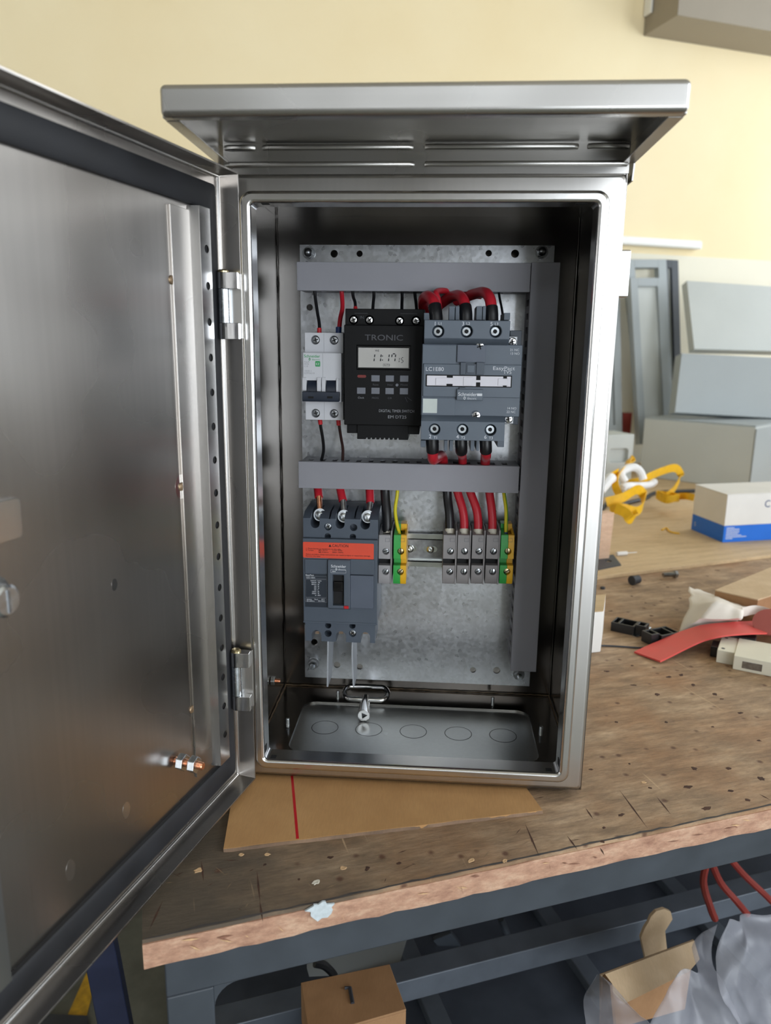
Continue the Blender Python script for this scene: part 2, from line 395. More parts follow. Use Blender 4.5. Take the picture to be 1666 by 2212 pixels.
def wood(name, c0, c1, c2, stretch, rough=0.6, sc=22):
    mt, nt, b = newmat(name)
    g = noise_tex(nt, sc, 8, stretch, 0.7); f = noise_tex(nt, 160, 5, stretch, 0.75)
    c = ramp(nt, g, [(0.3, c0), (0.5, c1), (0.7, c2)]); c = mixc(nt, 0.35, c, ramp(nt, f, [(0.3, val(0.4)), (0.6, val(1))]), 'MULTIPLY')
    nt.links.new(c, b.inputs['Base Color']); b.inputs['Roughness'].default_value = rough
    bump(nt, b, f, 0.4, 0.0008); return mt
M['edge_wood'] = wood('pink_plywood_edge', lin(146, 104, 84), lin(190, 148, 122), lin(216, 182, 154), (1, 1, 2.5), 0.6, 34)
M['ply'] = wood('pale_plywood', lin(186, 158, 120), lin(208, 180, 140), lin(218, 192, 154), (0.4, 3, 1))
M['block_wood'] = wood('pink_wood_block', lin(206, 168, 140), lin(220, 184, 156), lin(228, 196, 168), (1, 1, 4))
M['pit'] = plain('nail_pit', lin(74, 50, 38), 0.9, 0, 0.4, 300)
M['chip'] = plain('raw_chip', lin(206, 170, 128), 0.8, 0, 0.15, 300)
M['edge_grime'] = plain('edge_grime', lin(70, 66, 64), 0.8, 0, 0.3, 80)
M['splinter_dk'] = plain('dark_splinter', lin(132, 92, 74), 0.8, 0, 0.2, 80)
M['scuff'] = plain('light_scuff', lin(140, 118, 92), 0.8, 0, 0.2, 80)
M['paint_spot'] = plain('grey_paint_spot', lin(196, 206, 210), 0.6, 0, 0.12, 300)
M['frame'] = plain('slate_painted_steel', lin(58, 64, 71), 0.5, 0, 0.14, 30)
M['frame_dk'] = plain('dark_painted_steel', lin(70, 76, 86), 0.5, 0, 0.15, 30)
M['navy_steel'] = plain('navy_painted_steel', lin(30, 36, 60), 0.4, 0, 0.15, 30)
def wall_mat():
    mt, nt, b = newmat('cream_painted_wall')
    n = noise_tex(nt, 2.2, 5); f = noise_tex(nt, 90, 3)
    nt.links.new(ramp(nt, n, [(0.3, lin(236, 218, 176)), (0.7, lin(241, 226, 188))]), b.inputs['Base Color']); b.inputs['Roughness'].default_value = 0.75
    bump(nt, b, f, 0.08, 0.001); return mt
M['wall'] = wall_mat()
M['wall_grey'] = plain('pale_grey_wall', lin(206, 206, 206), 0.75, 0, 0.03, 3)
M['dado'] = plain('white_painted_wall', lin(228, 223, 204), 0.7, 0, 0.02, 3)
M['ceiling'] = plain('ceiling_sheet', lin(196, 190, 176), 0.8, 0, 0.04, 3)
def concrete():
    mt, nt, b = newmat('concrete_floor')
    n = noise_tex(nt, 5, 8, (1, 1, 1), 0.65); f = noise_tex(nt, 120, 4)
    c = ramp(nt, n, [(0.3, lin(78, 78, 68)), (0.5, lin(112, 112, 102)), (0.7, lin(138, 138, 128))])
    nt.links.new(c, b.inputs['Base Color']); b.inputs['Roughness'].default_value = 0.6; bump(nt, b, f, 0.15, 0.001); return mt
M['floor'] = concrete()
M['yellow_paint'] = plain('yellow_floor_paint', lin(206, 160, 40), 0.6, 0, 0.25, 60)
M['sheet_grey'] = plain('pale_grey_sheet', lin(188, 192, 188), 0.5, 0, 0.03, 8)
M['sheet_grey2'] = plain('blue_grey_sheet', lin(158, 165, 167), 0.5, 0, 0.03, 8)
M['beam_board'] = plain('beam_board', lin(150, 141, 126), 0.6, 0, 0.04, 6)
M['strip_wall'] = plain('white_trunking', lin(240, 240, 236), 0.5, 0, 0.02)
M['strap'] = plain('yellow_strap', lin(234, 182, 16), 0.5, 0, 0.1, 80)
M['white_cloth'] = plain('white_rope', lin(236, 236, 236), 0.7, 0, 0.05)
M['carton_white'] = plain('white_carton', lin(226, 224, 220), 0.5, 0, 0.03, 20)
M['carton_blue'] = plain('blue_carton_print', lin(10, 108, 214), 0.45, 0, 0.05, 20)
M['red_flat'] = plain('red_heat_shrink', lin(216, 84, 78), 0.5, 0, 0.06, 30)
M['red_dull'] = plain('dull_red_plastic', lin(172, 92, 86), 0.6, 0, 0.06, 30)
M['paper'] = plain('white_tissue', lin(226, 218, 208), 0.8, 0, 0.03, 20)
M['ivory_pl'] = plain('ivory_plastic', lin(222, 218, 200), 0.45, 0, 0.04, 20)
M['dark_grey'] = plain('dark_grey_clutter', lin(52, 54, 60), 0.6, 0, 0.2, 20)
M['red_hose'] = plain('red_hose', lin(126, 44, 36), 0.45, 0, 0.1)
M['bakelite'] = plain('black_bakelite', lin(26, 26, 28), 0.4, 0, 0.15)
def film():
    mt, nt, b = newmat('milky_plastic_film')
    n = noise_tex(nt, 40, 4)
    nt.links.new(ramp(nt, n, [(0.3, lin(160, 162, 172)), (0.7, lin(196, 198, 208))]), b.inputs['Base Color'])
    b.inputs['Roughness'].default_value = 0.28; b.inputs['Alpha'].default_value = 0.3
    b.inputs['Transmission Weight'].default_value = 0.0; return mt
M['film'] = film()
M['rail_lit'] = plain('lit_grey_rail', lin(96, 103, 112), 0.4, 0.2, 0.12, 30)  # frame grey made paler: light on the shelf rails is in the colour

# ------------------------------------------------------------------ the room
def room_box(name, s0, s1, t0, t1, z0, z1, mat, parts=None):
    mb = MB()
    for a in (parts or [(s0, s1, t0, t1, z0, z1)]): mb.box(*a)
    return mb
def bench_frame(mb):                       # s,t,z coordinates -> world
    for i, p in enumerate(mb.v): mb.v[i] = B(p.x, p.y, p.z)
    return mb
def struct(mb, name, mat, label):
    o = build(bench_frame(mb), name, mat); tag(o, label, None, None, 'structure'); return o
struct(MB().box(SL-100, SR+100, TF-100, TW+100, ZF-80, ZF), 'floor', M['floor'], 'grey concrete workshop floor')
struct(MB().box(SL-100, SR+100, TF-100, TW+100, ZC, ZC+80), 'ceiling', M['ceiling'], 'pale workshop ceiling')
struct(MB().box(SL, SR, TW, TW+100, ZF, ZC), 'wall_back', M['wall'], 'cream painted workshop wall behind the benches')
struct(MB().box(SL-100, SL, TF, TW+100, ZF, ZC), 'wall_left', M['wall_grey'], 'pale painted side wall')
w = MB(); (ta, tb, za, zb), (tc, td, zc, zd) = WINS
w.box(SR, SR+100, TF, tc, ZF, ZC); w.box(SR, SR+100, td, ta, ZF, ZC); w.box(SR, SR+100, tb, TW+100, ZF, ZC)
w.box(SR, SR+100, tc, td, ZF, zc); w.box(SR, SR+100, tc, td, zd, ZC); w.box(SR, SR+100, ta, tb, ZF, za); w.box(SR, SR+100, ta, tb, zb, ZC)
struct(w, 'wall_right', M['wall_grey'], 'pale side wall with two wide windows')
w = MB(); w.box(SL, LIP_FILL[0], TF-100, TF, ZF, ZC); w.box(LIP_FILL[0], LIP_FILL[1], TF-100, TF, LIP_FILL[3], ZC); w.box(LIP_FILL[0], DOOR[0], TF-100, TF, ZF, LIP_FILL[2])
w.box(DOOR[0], LIP_FILL[1], TF-100, TF, DOOR[3], LIP_FILL[2]); w.box(LIP_FILL[1], DOOR[1], TF-100, TF, DOOR[3], ZC); w.box(DOOR[1], SR+100, TF-100, TF, ZF, ZC)
struct(w, 'wall_front', M['wall_grey'], 'pale front wall with an open roller door')

# ------------------------------------------------------------------ the enclosure
H, D, WD = 503.0, 180.0, 300.0
enc = thing('electrical_enclosure', 'open stainless steel wall enclosure with rain hood standing on the bench', 'electrical cabinet')
def hex_nut(mb, c, d, r, h): return mb.cyl(c, Vector(c)+Vector(d)*h, r, n=6)
sh = MB(); T = 1.5
sh.box(0, T, 1.2, D, 0, H); sh.box(WD-T, WD, 1.2, D, 0, H); sh.box(T, WD-T, 1.2, D, H-T, H); sh.box(0, WD, D, D+T, 0, H)
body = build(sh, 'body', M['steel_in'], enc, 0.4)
# bottom with the rounded gland opening
outer = [(x, y) for x, y in rr(T, WD-T, 1.2, D, 0.5)]; inner = [(x, y) for x, y in rr(31, 270, 40, 142, 14)]
fl = MB(); fl.loft([[(x, y, 1.4) for x, y in outer], [(x, y, 1.4) for x, y in inner], [(x, y, 0) for x, y in inner], [(x, y, 0) for x, y in outer]], closed=True)
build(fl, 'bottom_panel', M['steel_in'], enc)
gp = build(MB().box(20, 281, 30, 153, -1.5, -0.1), 'gland_plate', M['steel_gland'], enc, 0.3)
for k, kx in enumerate((60.5, 105.1, 150, 195, 239.5)):
    kd = MB(); kd.lathe((kx, 90.2, -0.1), (0, 0, 1), [(13, 0), (13, 0.06)], 32)
    ko = build(kd, 'knockout', M['steel_gland'], gp, smooth=0)
    rg = MB(); rg.loft([[(kx+r*math.cos(2*PI*i/36), 90.2+r*math.sin(2*PI*i/36), z) for i in range(36)] for r, z in ((13.02, -0.1), (13.02, 0.0), (13.6, 0.0), (13.6, -0.1))])
    build(rg, 'cut_line', M['black_hole'], gp)
def stud(p, d, r, h, par, mat):
    mb = MB(); p = Vector(p); d = Vector(d); n = int(h/0.8)
    prof = []
    for i in range(n): prof += [(r, i*h/n), (r*0.86, (i+0.5)*h/n)]
    prof.append((r*0.8, h)); mb.lathe(p, d, prof, 12); return build(mb, 'stud', mat, par)
for x, y in ((23.4, 86), (65.7, 151), (233.4, 152), (276.8, 92)): stud((x, y, 1.4), (0, 0, 1), 1.9, 9, enc, M['zinc'])
eb = PX(585, 1470, 1.5)
es = stud((1.5, eb.y, eb.z), (1, 0, 0), 2.4, 10, enc, M['copper'])
nb = MB(); hex_nut(nb, (2.0, eb.y, eb.z), (1, 0, 0), 5, 4.2); build(nb, 'hex_nut', M['zinc'], enc, 0.4)
# front frame and gutter lip: one rolled sheet lofted round the opening
def ring(o, y, r): return [(x, y, z) for x, z in rr(o, WD-o, o, H-o, max(r, 0.6), 6)]
fr = MB()
fr.loft([ring(0, 14, 3.5), ring(0, 3.6, 3.5), ring(0, 3.2, 3.5), ring(0.9, 0.9, 3.2), ring(3.2, 0, 3), ring(3.5, 0, 3), ring(12.9, 0, 7), ring(13.2, 0, 7), ring(14.2, -1.0, 7), ring(14.2, -2, 7)])
build(fr, 'front_frame', M['steel'], enc, smooth=60)
lp = MB()
lp.loft([ring(14.0, 0.4, 9), ring(14.0, -9.4, 9), ring(14.0, -9.8, 9), ring(14.6, -11.8, 8.6), ring(16.4, -13, 7.5), ring(16.7, -13, 7.3), ring(20.1, -13, 5.2), ring(20.4, -13, 5), ring(22, -12, 4), ring(22.6, -10, 3), ring(22.6, -9.6, 3), ring(22.6, 6, 3), ring(21.6, 6, 3.5), ring(21.6, 0.4, 3.5)])
lip = build(lp, 'gutter_lip', M['steel_lip'], enc, smooth=60)
for x0, x1, z0, z1 in ((27, 32, 21.2, 22.8), (267, 272, 21.2, 22.8), (21.4, 23.0, 28, 34), (277, 278.6, 28, 34), (30, 36, 480.2, 481.8), (262, 270, 480.2, 481.8)):
    build(MB().box(x0, x1, -9.5, -4, z0, z1), 'drain_slot', M['black_hole'], lip)
for pts in ([(3, D-2, 2.5), (100, D-1.6, 2.4), (200, D-1.7, 2.6), (297, D-2, 2.5)], [(3, D-2, 2.5), (2.6, 100, 2.3), (3, 30, 2.4)], [(297, D-2, 2.5), (297.3, 100, 2.3), (297, 30, 2.4)],
            [(2.5, D-1.6, 2.5), (2.4, D-1.6, 250), (2.5, D-1.6, 500)], [(297.5, D-1.6, 2.5), (297.6, D-1.6, 250), (297.5, D-1.6, 500)]):
    P = []
    Q = [Vector(p) for p in pts]
    for a, b in zip(Q, Q[1:]):
        for i in range(24): P.append(a.lerp(b, i/24)+Vector([random.uniform(-.25, .25) for _ in range(3)]))
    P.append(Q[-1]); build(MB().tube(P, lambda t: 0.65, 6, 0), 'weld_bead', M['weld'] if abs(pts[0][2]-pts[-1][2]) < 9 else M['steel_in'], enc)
build(MB().box(300, 309, 10, 26, 416, 451), 'side_lug', M['steel_lip'], enc, 1.5)
for x, z in ((64, 494), (250, 494)): stud((x, 60, H-T), (0, 0, -1), 2.2, 9, enc, M['zinc_dk'])

# rain hood
ZT, ZB, HF, HE = 526.7, 508.8, 123.0, 3.5
hd = MB()
ho = [(-HF+5, ZB+.3), (-HF+5, ZT-.3), (D+T, ZT-.3), (D+T, ZT-3), (-HF+8, ZT-3), (-HF+8, ZB+2.8), (-HF+11, ZB+2.8), (-HF+11, ZB+.3)]
hd.prism(ho, -HE+.4, WD+HE-.4, 'x')
hood = build(hd, 'rain_hood', M['steel_hood'], enc, 1.4, 3)
build(MB().box(-HE, WD+HE, -HF, -HF+9.5, ZB, ZT), 'front_lip', M['steel_hood'], hood, 3.6, 5)
for sx, e in ((-HE, 1), (WD+HE, -1)):
    sd = MB(); sd.prism([(-HF+5, ZB+.3), (-HF+5, ZT-0.8), (D+T, ZT-0.5), (D+T, H-6), (-0.5, H-6), (-3, ZB)], min(sx, sx+e*1.4), max(sx, sx+e*1.4), 'x')
    build(sd, 'side_cheek', M['steel_hood'], hood, 0.4)
    build(MB().box(min(sx, sx+e*9), max(sx, sx+e*9), -HF+11, -2, ZB, ZB+1.2), 'side_return', M['steel_hood'], hood, 0.4)
build(MB().box(0, WD, 0.2, 1.8, H-0.5, ZT-1.4), 'upstand', M['steel_hood'], hood)
for zz, spans in ((PY(905, 318, 0).z, ((2, 24), (31, 142), (152, 262), (270, 298))), (PY(905, 355, 0).z, ((2, 143), (152, 298)))):
    for a, b in spans:
        bd = MB(); bd.tube([(a, 0.4, zz), (a+3, -1.2, zz), (b-3, -1.2, zz), (b, 0.4, zz)], 2.0, 10, 0)
        build(bd, 'stiffening_bead', M['steel_hood'], hood)

# door (hinged on the left, swung 104 degrees open); own axes: u along the leaf, v towards the inside
DTH = math.radians(104.0); DW = 303.0; DZ0, DZ1, FD = 5.0, 500.0, 17.6
dm = MB()
def loopd(o, v, r=1.2): return [(x, v, z) for x, z in rr(-1.4+o, DW+1.4-o, DZ0-1.4+o, DZ1+1.4-o, max(r, 0.3), 3)]
dm.loft([loopd(1.4, 0.0, .4), loopd(1.4, FD, .4), loopd(0, FD, 1.6), loopd(0, 0.4, 1.6), loopd(1.8, -1.4, 1.2)], cap0=True, cap1=True)
door = build(dm, 'door', M['steel_door'], enc, 0.5)
door.location = Vector((-3.0, -9.0, 0))*MM; door.rotation_euler = (math.radians(0.0), 0, -DTH)
OFF[door.name] = Vector((0, 0, 0))
gk = MB()
def loopg(o, v): return [(x, v, z) for x, z in rr(o, DW-o, DZ0+o, DZ1-o, 2.5, 3)]
gk.loft([loopg(8.5, 0.05), loopg(8.5, 3.2), loopg(10, 4.2), loopg(25, 4.2), loopg(27, 3.0), loopg(27, 0.05)])
build(gk, 'gasket', M['gasket'], door, label='black foam gasket band')
for pts in ([(0.6, .8, DZ0+.6), (DW-.6, .8, DZ0+.6)], [(0.6, .8, DZ1-.6), (DW-.6, .8, DZ1-.6)], [(.6, .8, DZ0+.6), (.6, .8, DZ1-.6)], [(DW-.6, .8, DZ0+.6), (DW-.6, .8, DZ1-.6)]):
    build(MB().tube(pts, 1.3, 10, 0), 'corner_bend', M['steel_lip'], door)
def stiffener(u_weld, u_web, u_top0, u_top1, uh, z0, z1, hz, sgn):
    st = MB()
    a, b = sorted((u_weld, u_web)); st.box(a, b, 0.05, 1.6, z0+3, z1-3)
    bar = build(st, 'stiffener', M['steel_door'], door, 0.3)
    wb = MB(); q = 1.2*sgn
    wb.hexa([(u_web, 0.5, z0), (u_web-q, 0.5, z0), (u_top1-q, 8, z0), (u_top1, 8, z0), (u_web, 0.5, z1), (u_web-q, 0.5, z1), (u_top1-q, 8, z1), (u_top1, 8, z1)])
    build(wb, 'web', M['steel_lip'], bar)
    tp = MB(); a, b = sorted((u_top0, u_top1)); tp.box(a, b, 6.9, 8.2, z0, z1)
    ct = MB()
    for z in hz: ct.cyl((uh, 4.5, z), (uh, 14, z), 2.9, n=14)
    build(tp, 'perforated_strip', M['steel_lip'], bar, cut=ct)
HZ = [62.2+25.45*i for i in range(16)]
stiffener(65.5, 42, 25.5, 40, 31.5, 38, 472, HZ, 1)
stiffener(237.5, 261, 277.5, 263, 271.5, 36, 468, HZ, -1)
for z in (100, 276, 420):
    wd = MB(); wd.lathe((66, 0.2, z), (0, 1, 0), [(3.2, 0), (2.6, 0.8), (1.0, 1.3)], 10); build(wd, 'weld_spot', M['weld'], door)
for u, z, a, b_ in ((150, 66, 6, 4), (146, 226, 4, 3), (205, 60, 7, 4), (66, 276, 9, 7)):
    mk = MB(); mk.prism([(u+b_*math.cos(2*PI*i/20)*(1+random.uniform(-.08, .08)), z+a*math.sin(2*PI*i/20)) for i in range(20)], 0.02, 0.08); build(mk, 'grinding_mark', M['steel_lip'], door)
ds = stud((91, 0.2, 70), (0, 1, 0), 3.0, 24, door, M['copper'])
for v in (3.5, 13.5):
    nb = MB(); hex_nut(nb, (91, v, 70), (0, 1, 0), 6.6, 5.5); build(nb, 'hex_nut', M['zinc'], door, 0.6)
lk = MB(); lk.lathe((247, 0, 250), (0, 1, 0), [(12, 0), (12, 6), (8.5, 6.5), (8.5, 15), (7, 16.4)], 24)
lock = build(lk, 'lock', M['zinc'], door)
build(MB().box(246.2, 247.8, 15.8, 16.8, 244, 256), 'slot', M['zinc_dk'], lock)
lb = MB(); lb.prism(rr(221, 262, 276, 298, 3), 0.05, 4.5); build(lb, 'lock_plate', M['steel_lip'], door, 0.6)

# hinges
for z0, z1 in ((PY(500, 733, -15).z, PY(500, 590, -15).z), (PY(520, 1524, -15).z, PY(520, 1402, -15).z)):
    hx, hy = 2.6, -20.0; k = (z1-z0)
    br = MB(); br.cyl((hx, hy, z0+k*0.25), (hx, hy, z0+k*0.75), 4.6, n=20)
    hg = build(br, 'hinge', M['zinc'], enc, label='steel barrel hinge')
    build(MB().box(hx+3.5, 15.5, -17.0, -14.4, z0+0.5, z1-0.5), 'leaf', M['steel'], hg, 0.3)
    for a, b in ((z0, z0+k*0.245), (z0+k*0.755, z1)):
        kn = MB(); pts = [(hx+4.8*math.cos(t), hy+4.8*math.sin(t)) for t in [math.radians(90+20*i) for i in range(10)]]
        kn.prism(pts+[(14.5, hy-4.8), (14.5, hy+2)], a, b, 'z'); build(kn, 'knuckle', M['chrome'], hg, 0.3)
    pn = MB(); pn.lathe((hx, hy, z1), (0, 0, 1), [(4.2, 0), (4.2, 1.0), (3.2, 2.0), (1.5, 2.2)], 16); build(pn, 'pin', M['brass'], hg)

# ------------------------------------------------------------------ mounting plate, rails, ducts
PD = 156.0
def bolt(p, par, cap=True):
    w_ = MB(); w_.lathe(p, (0, -1, 0), [(6.2, 0), (6.2, 1.2)], 20); wo = build(w_, 'washer', M['zinc_dk'], par)
    n_ = MB(); hex_nut(n_, (p[0], p[1]-1.2, p[2]), (0, -1, 0), 5.4, 4.5); build(n_, 'hex_nut', M['zinc_dk'], wo, 0.5)
    t_ = MB()
    if cap: t_.lathe((p[0], p[1]-5.5, p[2]), (0, -1, 0), [(4.2, 0), (3.8, 2.2), (2.4, 4.0), (0.6, 4.8)], 16)
    else: t_.lathe((p[0], p[1]-5.0, p[2]), (0, -1, 0), [(2.9, 0), (2.5, 0.7), (2.9, 1.4), (2.5, 2.1), (2.9, 2.8), (2.5, 3.5), (2.9, 4.2), (2.3, 8)], 14)
    build(t_, 'bolt_end', M['zinc_dk'] if cap else M['zinc'], wo)
plate = thing('mounting_plate', 'galvanised steel mounting plate bolted to the back of the enclosure', 'mounting plate', (150, PD, 23))
pm = MB(); pm.box(29, 272, PD, PD+2, 23, 472)
ct = MB()
for px, py, r in ((722, 548, 3.6), (777, 548, 3.0), (1056, 547, 3.0), (1113, 548, 3.8), (669, 664, 3.2), (679, 1387, 3.6), (728, 1436, 3.6), (777, 1440, 3.4), (1022, 1447, 3.2), (1073, 1448, 3.8)):
    q = PY(px, py, PD); ct.cyl((q.x, PD-5, q.z), (q.x, PD+6, q.z), r, n=18)
build(pm, 'sheet', M['galv'], plate, cut=ct)
for px, py, c in ((668, 547, True), (1170, 545, True), (678, 1432, False), (1121, 1456, False)):
    q = PY(px, py, PD); bolt((q.x, PD, q.z), plate, c)
for x in (40, 262):
    for z in (36, 464): build(MB().cyl((x, PD+2, z), (x, D, z), 4, n=12), 'standoff', M['zinc_dk'], plate)
def din_rail(x0, x1, zc, label, screws):
    r_ = thing('din_rail', label, 'mounting rail', ((x0+x1)/2, PD, zc-17.5))
    pr = [(-0.05, -11.5), (-1.0, -11.5), (-1.0, -12.8), (-6.5, -12.8), (-6.5, -17.5), (-7.5, -17.5), (-7.5, -11.8), (-0.05-1.0, -11.8+0.3)]
    mb = MB()
    mb.box(x0, x1, PD-1.1, PD-0.05, zc-12.4, zc+12.4)
    for e in (-1, 1):
        a, b = sorted((zc+e*12.4, zc+e*11.4)); mb.box(x0, x1, PD-7.5, PD-1.1, a, b)
        a, b = sorted((zc+e*11.4, zc+e*17.5)); mb.box(x0, x1, PD-7.5, PD-6.5, a, b)
    cs = MB()
    for sx in screws:
        for ex in (-3.5, 3.5): cs.cyl((sx+ex, PD-4, zc), (sx+ex, PD+3, zc), 3, n=16)
        cs.box(sx-3.5, sx+3.5, PD-4, PD+3, zc-3, zc+3)
    ro = build(mb, 'rail', M['rail'], r_, 0.0)
    build(MB().box(x0+1, x1-1, PD-1.25, PD-1.12, zc-10.5, zc+10.5), 'rail_back', M['zinc_dk'], ro)
    for sx in screws:
        sl = MB(); sl.prism(rr(sx-7, sx+7, zc-3.2, zc+3.2, 3.1), PD-1.5, PD-1.26); build(sl, 'slot', M['rail'], ro)
        sc = MB(); sc.lathe((sx, PD-1.5, zc), (0, -1, 0), [(4, 0), (3.9, 1.4), (2.6, 2.4), (1.4, 2.5), (1.4, 1.0)], 16); build(sc, 'screw', M['rail'], ro)
    return r_
RZ = (PY(920, 1150, PD).z+PY(920, 1216, PD).z)/2-1
din_rail(112, 243, RZ, 'lower zinc rail holding the terminal blocks', [PY(930, 1185, PD).x, 141])
din_rail(44, 234, 349, 'upper zinc rail behind the miniature breaker and timer', [])

def duct(label, x0, x1, z0, z1, vert):
    YF = 114.0
    d_ = thing('wiring_duct', label, 'cable duct', ((x0+x1)/2, PD, z0))
    bd = MB(); ct_ = MB(); t = 1.3
    if vert:
        bd.box(x0, x1, PD-1.4, PD-0.1, z0, z1); bd.box(x0, x0+t, YF+1.5, PD-1.4, z0, z1); bd.box(x1-t, x1, YF+1.5, PD-1.4, z0, z1)
        z = z0+6
        while z < z1-8:
            ct_.box(x0-3, x1+3, YF+9, PD-9, z, z+6); z += 12.5
        cv = MB(); cv.box(x0-0.9, x1+0.9, YF, YF+1.5, z0-1, z1+0.5); cv.box(x0-0.9, x0-0.05, YF+1.4, YF+7, z0-1, z1+.5); cv.box(x1+0.05, x1+0.9, YF+1.4, YF+7, z0-1, z1+.5)
    else:
        bd.box(x0, x1, PD-1.4, PD-0.1, z0, z1); bd.box(x0, x1, YF+1.5, PD-1.4, z0, z0+t); bd.box(x0, x1, YF+1.5, PD-1.4, z1-t, z1)
        x = x0+6
        while x < x1-6:
            ct_.box(x, x+5.0, YF+9, PD-14, z0-3, z1+3); x += 11.9
        cv = MB(); cv.box(x0-1, x1-0.5, YF, YF+1.5, z0-0.9, z1+0.9); cv.box(x0-1, x1-0.5, YF+1.4, YF+6.5, z0-0.9, z0-0.05); cv.box(x0-1, x1-0.5, YF+1.4, YF+6.5, z1+0.05, z1+0.9)
    build(bd, 'slotted_channel', M['duct_side'], d_, cut=ct_); build(cv, 'cover', M['duct'], d_, 0.9 if vert else 0.5, 3)
    return d_
duct('grey horizontal wiring duct along the top of the mounting plate', 34.5, 246.5, 427.5, 451.0, False)
duct('grey horizontal wiring duct between the upper and lower devices', 33.5, 245.5, 242.2, 266.6, False)
duct('tall grey vertical wiring duct down the right side of the plate', 247.4, 271.0, 59.5, 452.0, True)

# ------------------------------------------------------------------ screws used on the devices
def screw(par, c, r, mat='zinc', kind='cross', ang=0.6, name='screw'):
    mb = MB(); mb.lathe(c, (0, -1, 0), [(r, 0), (r, r*0.35), (r*0.8, r*0.62), (r*0.3, r*0.72)], 16)
    s_ = build(mb, name, M[mat], par)
    sl = MB(); L = r*0.62; w_ = r*0.13; y = c[1]-r*0.76
    for k in range(2 if kind == 'cross' else 1):
        a = ang+k*PI/2; dx, dz = math.cos(a), math.sin(a); L2 = L if kind == 'cross' else r*0.9
        sl.hexa([(c[0]+e*dx*L2-f*dz*w_, yy, c[2]+e*dz*L2+f*dx*w_) for yy in (y, y+r*0.3) for e, f in ((-1, -1), (1, -1), (1, 1), (-1, 1))])
    build(sl, 'drive_slot', M['black_hole'], s_); return s_
def brand(x, y, z, h, w, mat, par):
    text('Schneider', x, y, z, h, mat, par, bold=0.03, width=w)
    text('Electric', x+w*0.5, y, z-h*0.95, h*0.55, mat, par, width=w*0.48)
    lf = MB(); lf.tube([(x+w*0.40, y-0.05, z-h*0.55), (x+w*0.34, y-0.05, z-h*0.2), (x+w*0.31, y-0.05, z-h*0.8), (x+w*0.37, y-0.05, z-h*0.95), (x+w*0.41, y-0.05, z-h*0.4)], h*0.09, 6, 4)
    build(lf, 'emblem', mat, par)
zA = Zoom(890, 610, 0.1808); zB = Zoom(640, 620, 0.1718); zC = Zoom(640, 1040, 0.156); zD = Zoom(640, 1200, 0.1266); zE = Zoom(900, 1040, 0.2041)
def bx(mb, r, y0, y1): x0, x1, z0, z1 = r; mb.box(x0, x1, y0, y1, z0, z1); return mb

# ------------------------------------------------------------------ miniature circuit breaker
YM = 88.0
mcb = thing('miniature_circuit_breaker', 'white two-pole miniature circuit breaker with navy toggles left of the black timer', 'circuit breaker', (63, 120, 310))
r = zB.r(112, 575, 592, 1672, YM+8); X0, X1, Z0, Z1 = r
mb = MB(); mb.box(X0, X1, YM+8, 148, Z0, Z1); mb.box(X0, X1, 120, 148, Z0-1, Z1+1)
ct = MB()
scr = [zB.at(x, y, YM+8) for x, y in ((240, 665), (475, 668), (243, 1588), (475, 1592))]
for q in scr: ct.cyl((q.x, YM, q.z), (q.x, YM+14, q.z), 4.0, n=20)
case = build(mb, 'case', M['white_pl'], mcb, 0.35, cut=ct)
for q in scr: screw(mcb, (q.x, YM+13.5, q.z), 3.6, 'zinc_dk', 'cross', random.random())
xm = (X0+X1)/2
r2 = zB.r(85, 828, 585, 1448, YM); FX0, FX1, FZ0, FZ1 = r2
FX0 = X0-0.4; FX1 = X1-0.6
ct = MB()
tog = [zB.r(135, 1175, 262, 1330, YM), zB.r(375, 1175, 503, 1330, YM)]
for t_ in tog: ct.box(t_[0], t_[1], YM-4, YM+6, FZ0+3, t_[3])
build(MB().box(FX0, FX1, YM, YM+9, FZ0, FZ1), 'front_cover', M['white_pl'], mcb, 0.4, cut=ct)
build(MB().box(xm-0.12, xm+0.12, YM-0.08, YM+8.2, FZ0+0.5, FZ1-0.5), 'pole_joint', M['ink_grey'], mcb)
for a, b in ((Z0+0.5, FZ0-0.2), (FZ1+0.2, Z1-0.5)): build(MB().box(xm-0.12, xm+0.12, YM+7.9, YM+8.2, a, b), 'pole_joint', M['ink_grey'], mcb)
for t_ in tog:
    tg = MB(); n = 9
    tg.prism([(YM+5, t_[2]), (YM+5, t_[3]-0.4), (YM+1.5, t_[3]-0.4), (YM-1.5, t_[3]-4), (YM-3, t_[2]+2), (YM-3, t_[2])], t_[0]+0.3, t_[1]-0.3, 'x')
    to = build(tg, 'toggle', M['navy'], mcb, 0.4)
for e in (zB.r(80, 1135, 135, 1310, YM), zB.r(262, 1135, 318, 1318, YM), zB.r(322, 1135, 375, 1325, YM), zB.r(503, 1145, 540, 1325, YM)):
    ear = MB(); ear.prism([(YM+1, e[2]), (YM-2.4, e[2]+0.6), (YM-2.6, e[3]-4), (YM-1, e[3]), (YM+1, e[3])], e[0]+.15, e[1]-.15, 'x'); build(ear, 'toggle_guard', M['white_pl'], mcb, 0.4)
hb = zB.r(78, 1318, 540, 1442, YM-8)
hd_ = MB(); hd_.prism([(YM-2, hb[2]+0.5), (YM-9, hb[2]), (YM-10, hb[2]+2), (YM-9, hb[3]), (YM-2, hb[3])], hb[0], hb[1], 'x'); hbo = build(hd_, 'toggle_bar', M['navy'], mcb, 0.5)
for a in (150, 390):
    e = zB.r(a, 1375, a+68, 1400, YM-9.5); build(bx(MB(), e, YM-10.1, YM-9), 'bar_notch', M['black_gloss'], hbo)
q = zB.at(98, 885, YM); brand(q.x, YM, q.z, 2.6, 14.6, M['ink_green'], mcb)
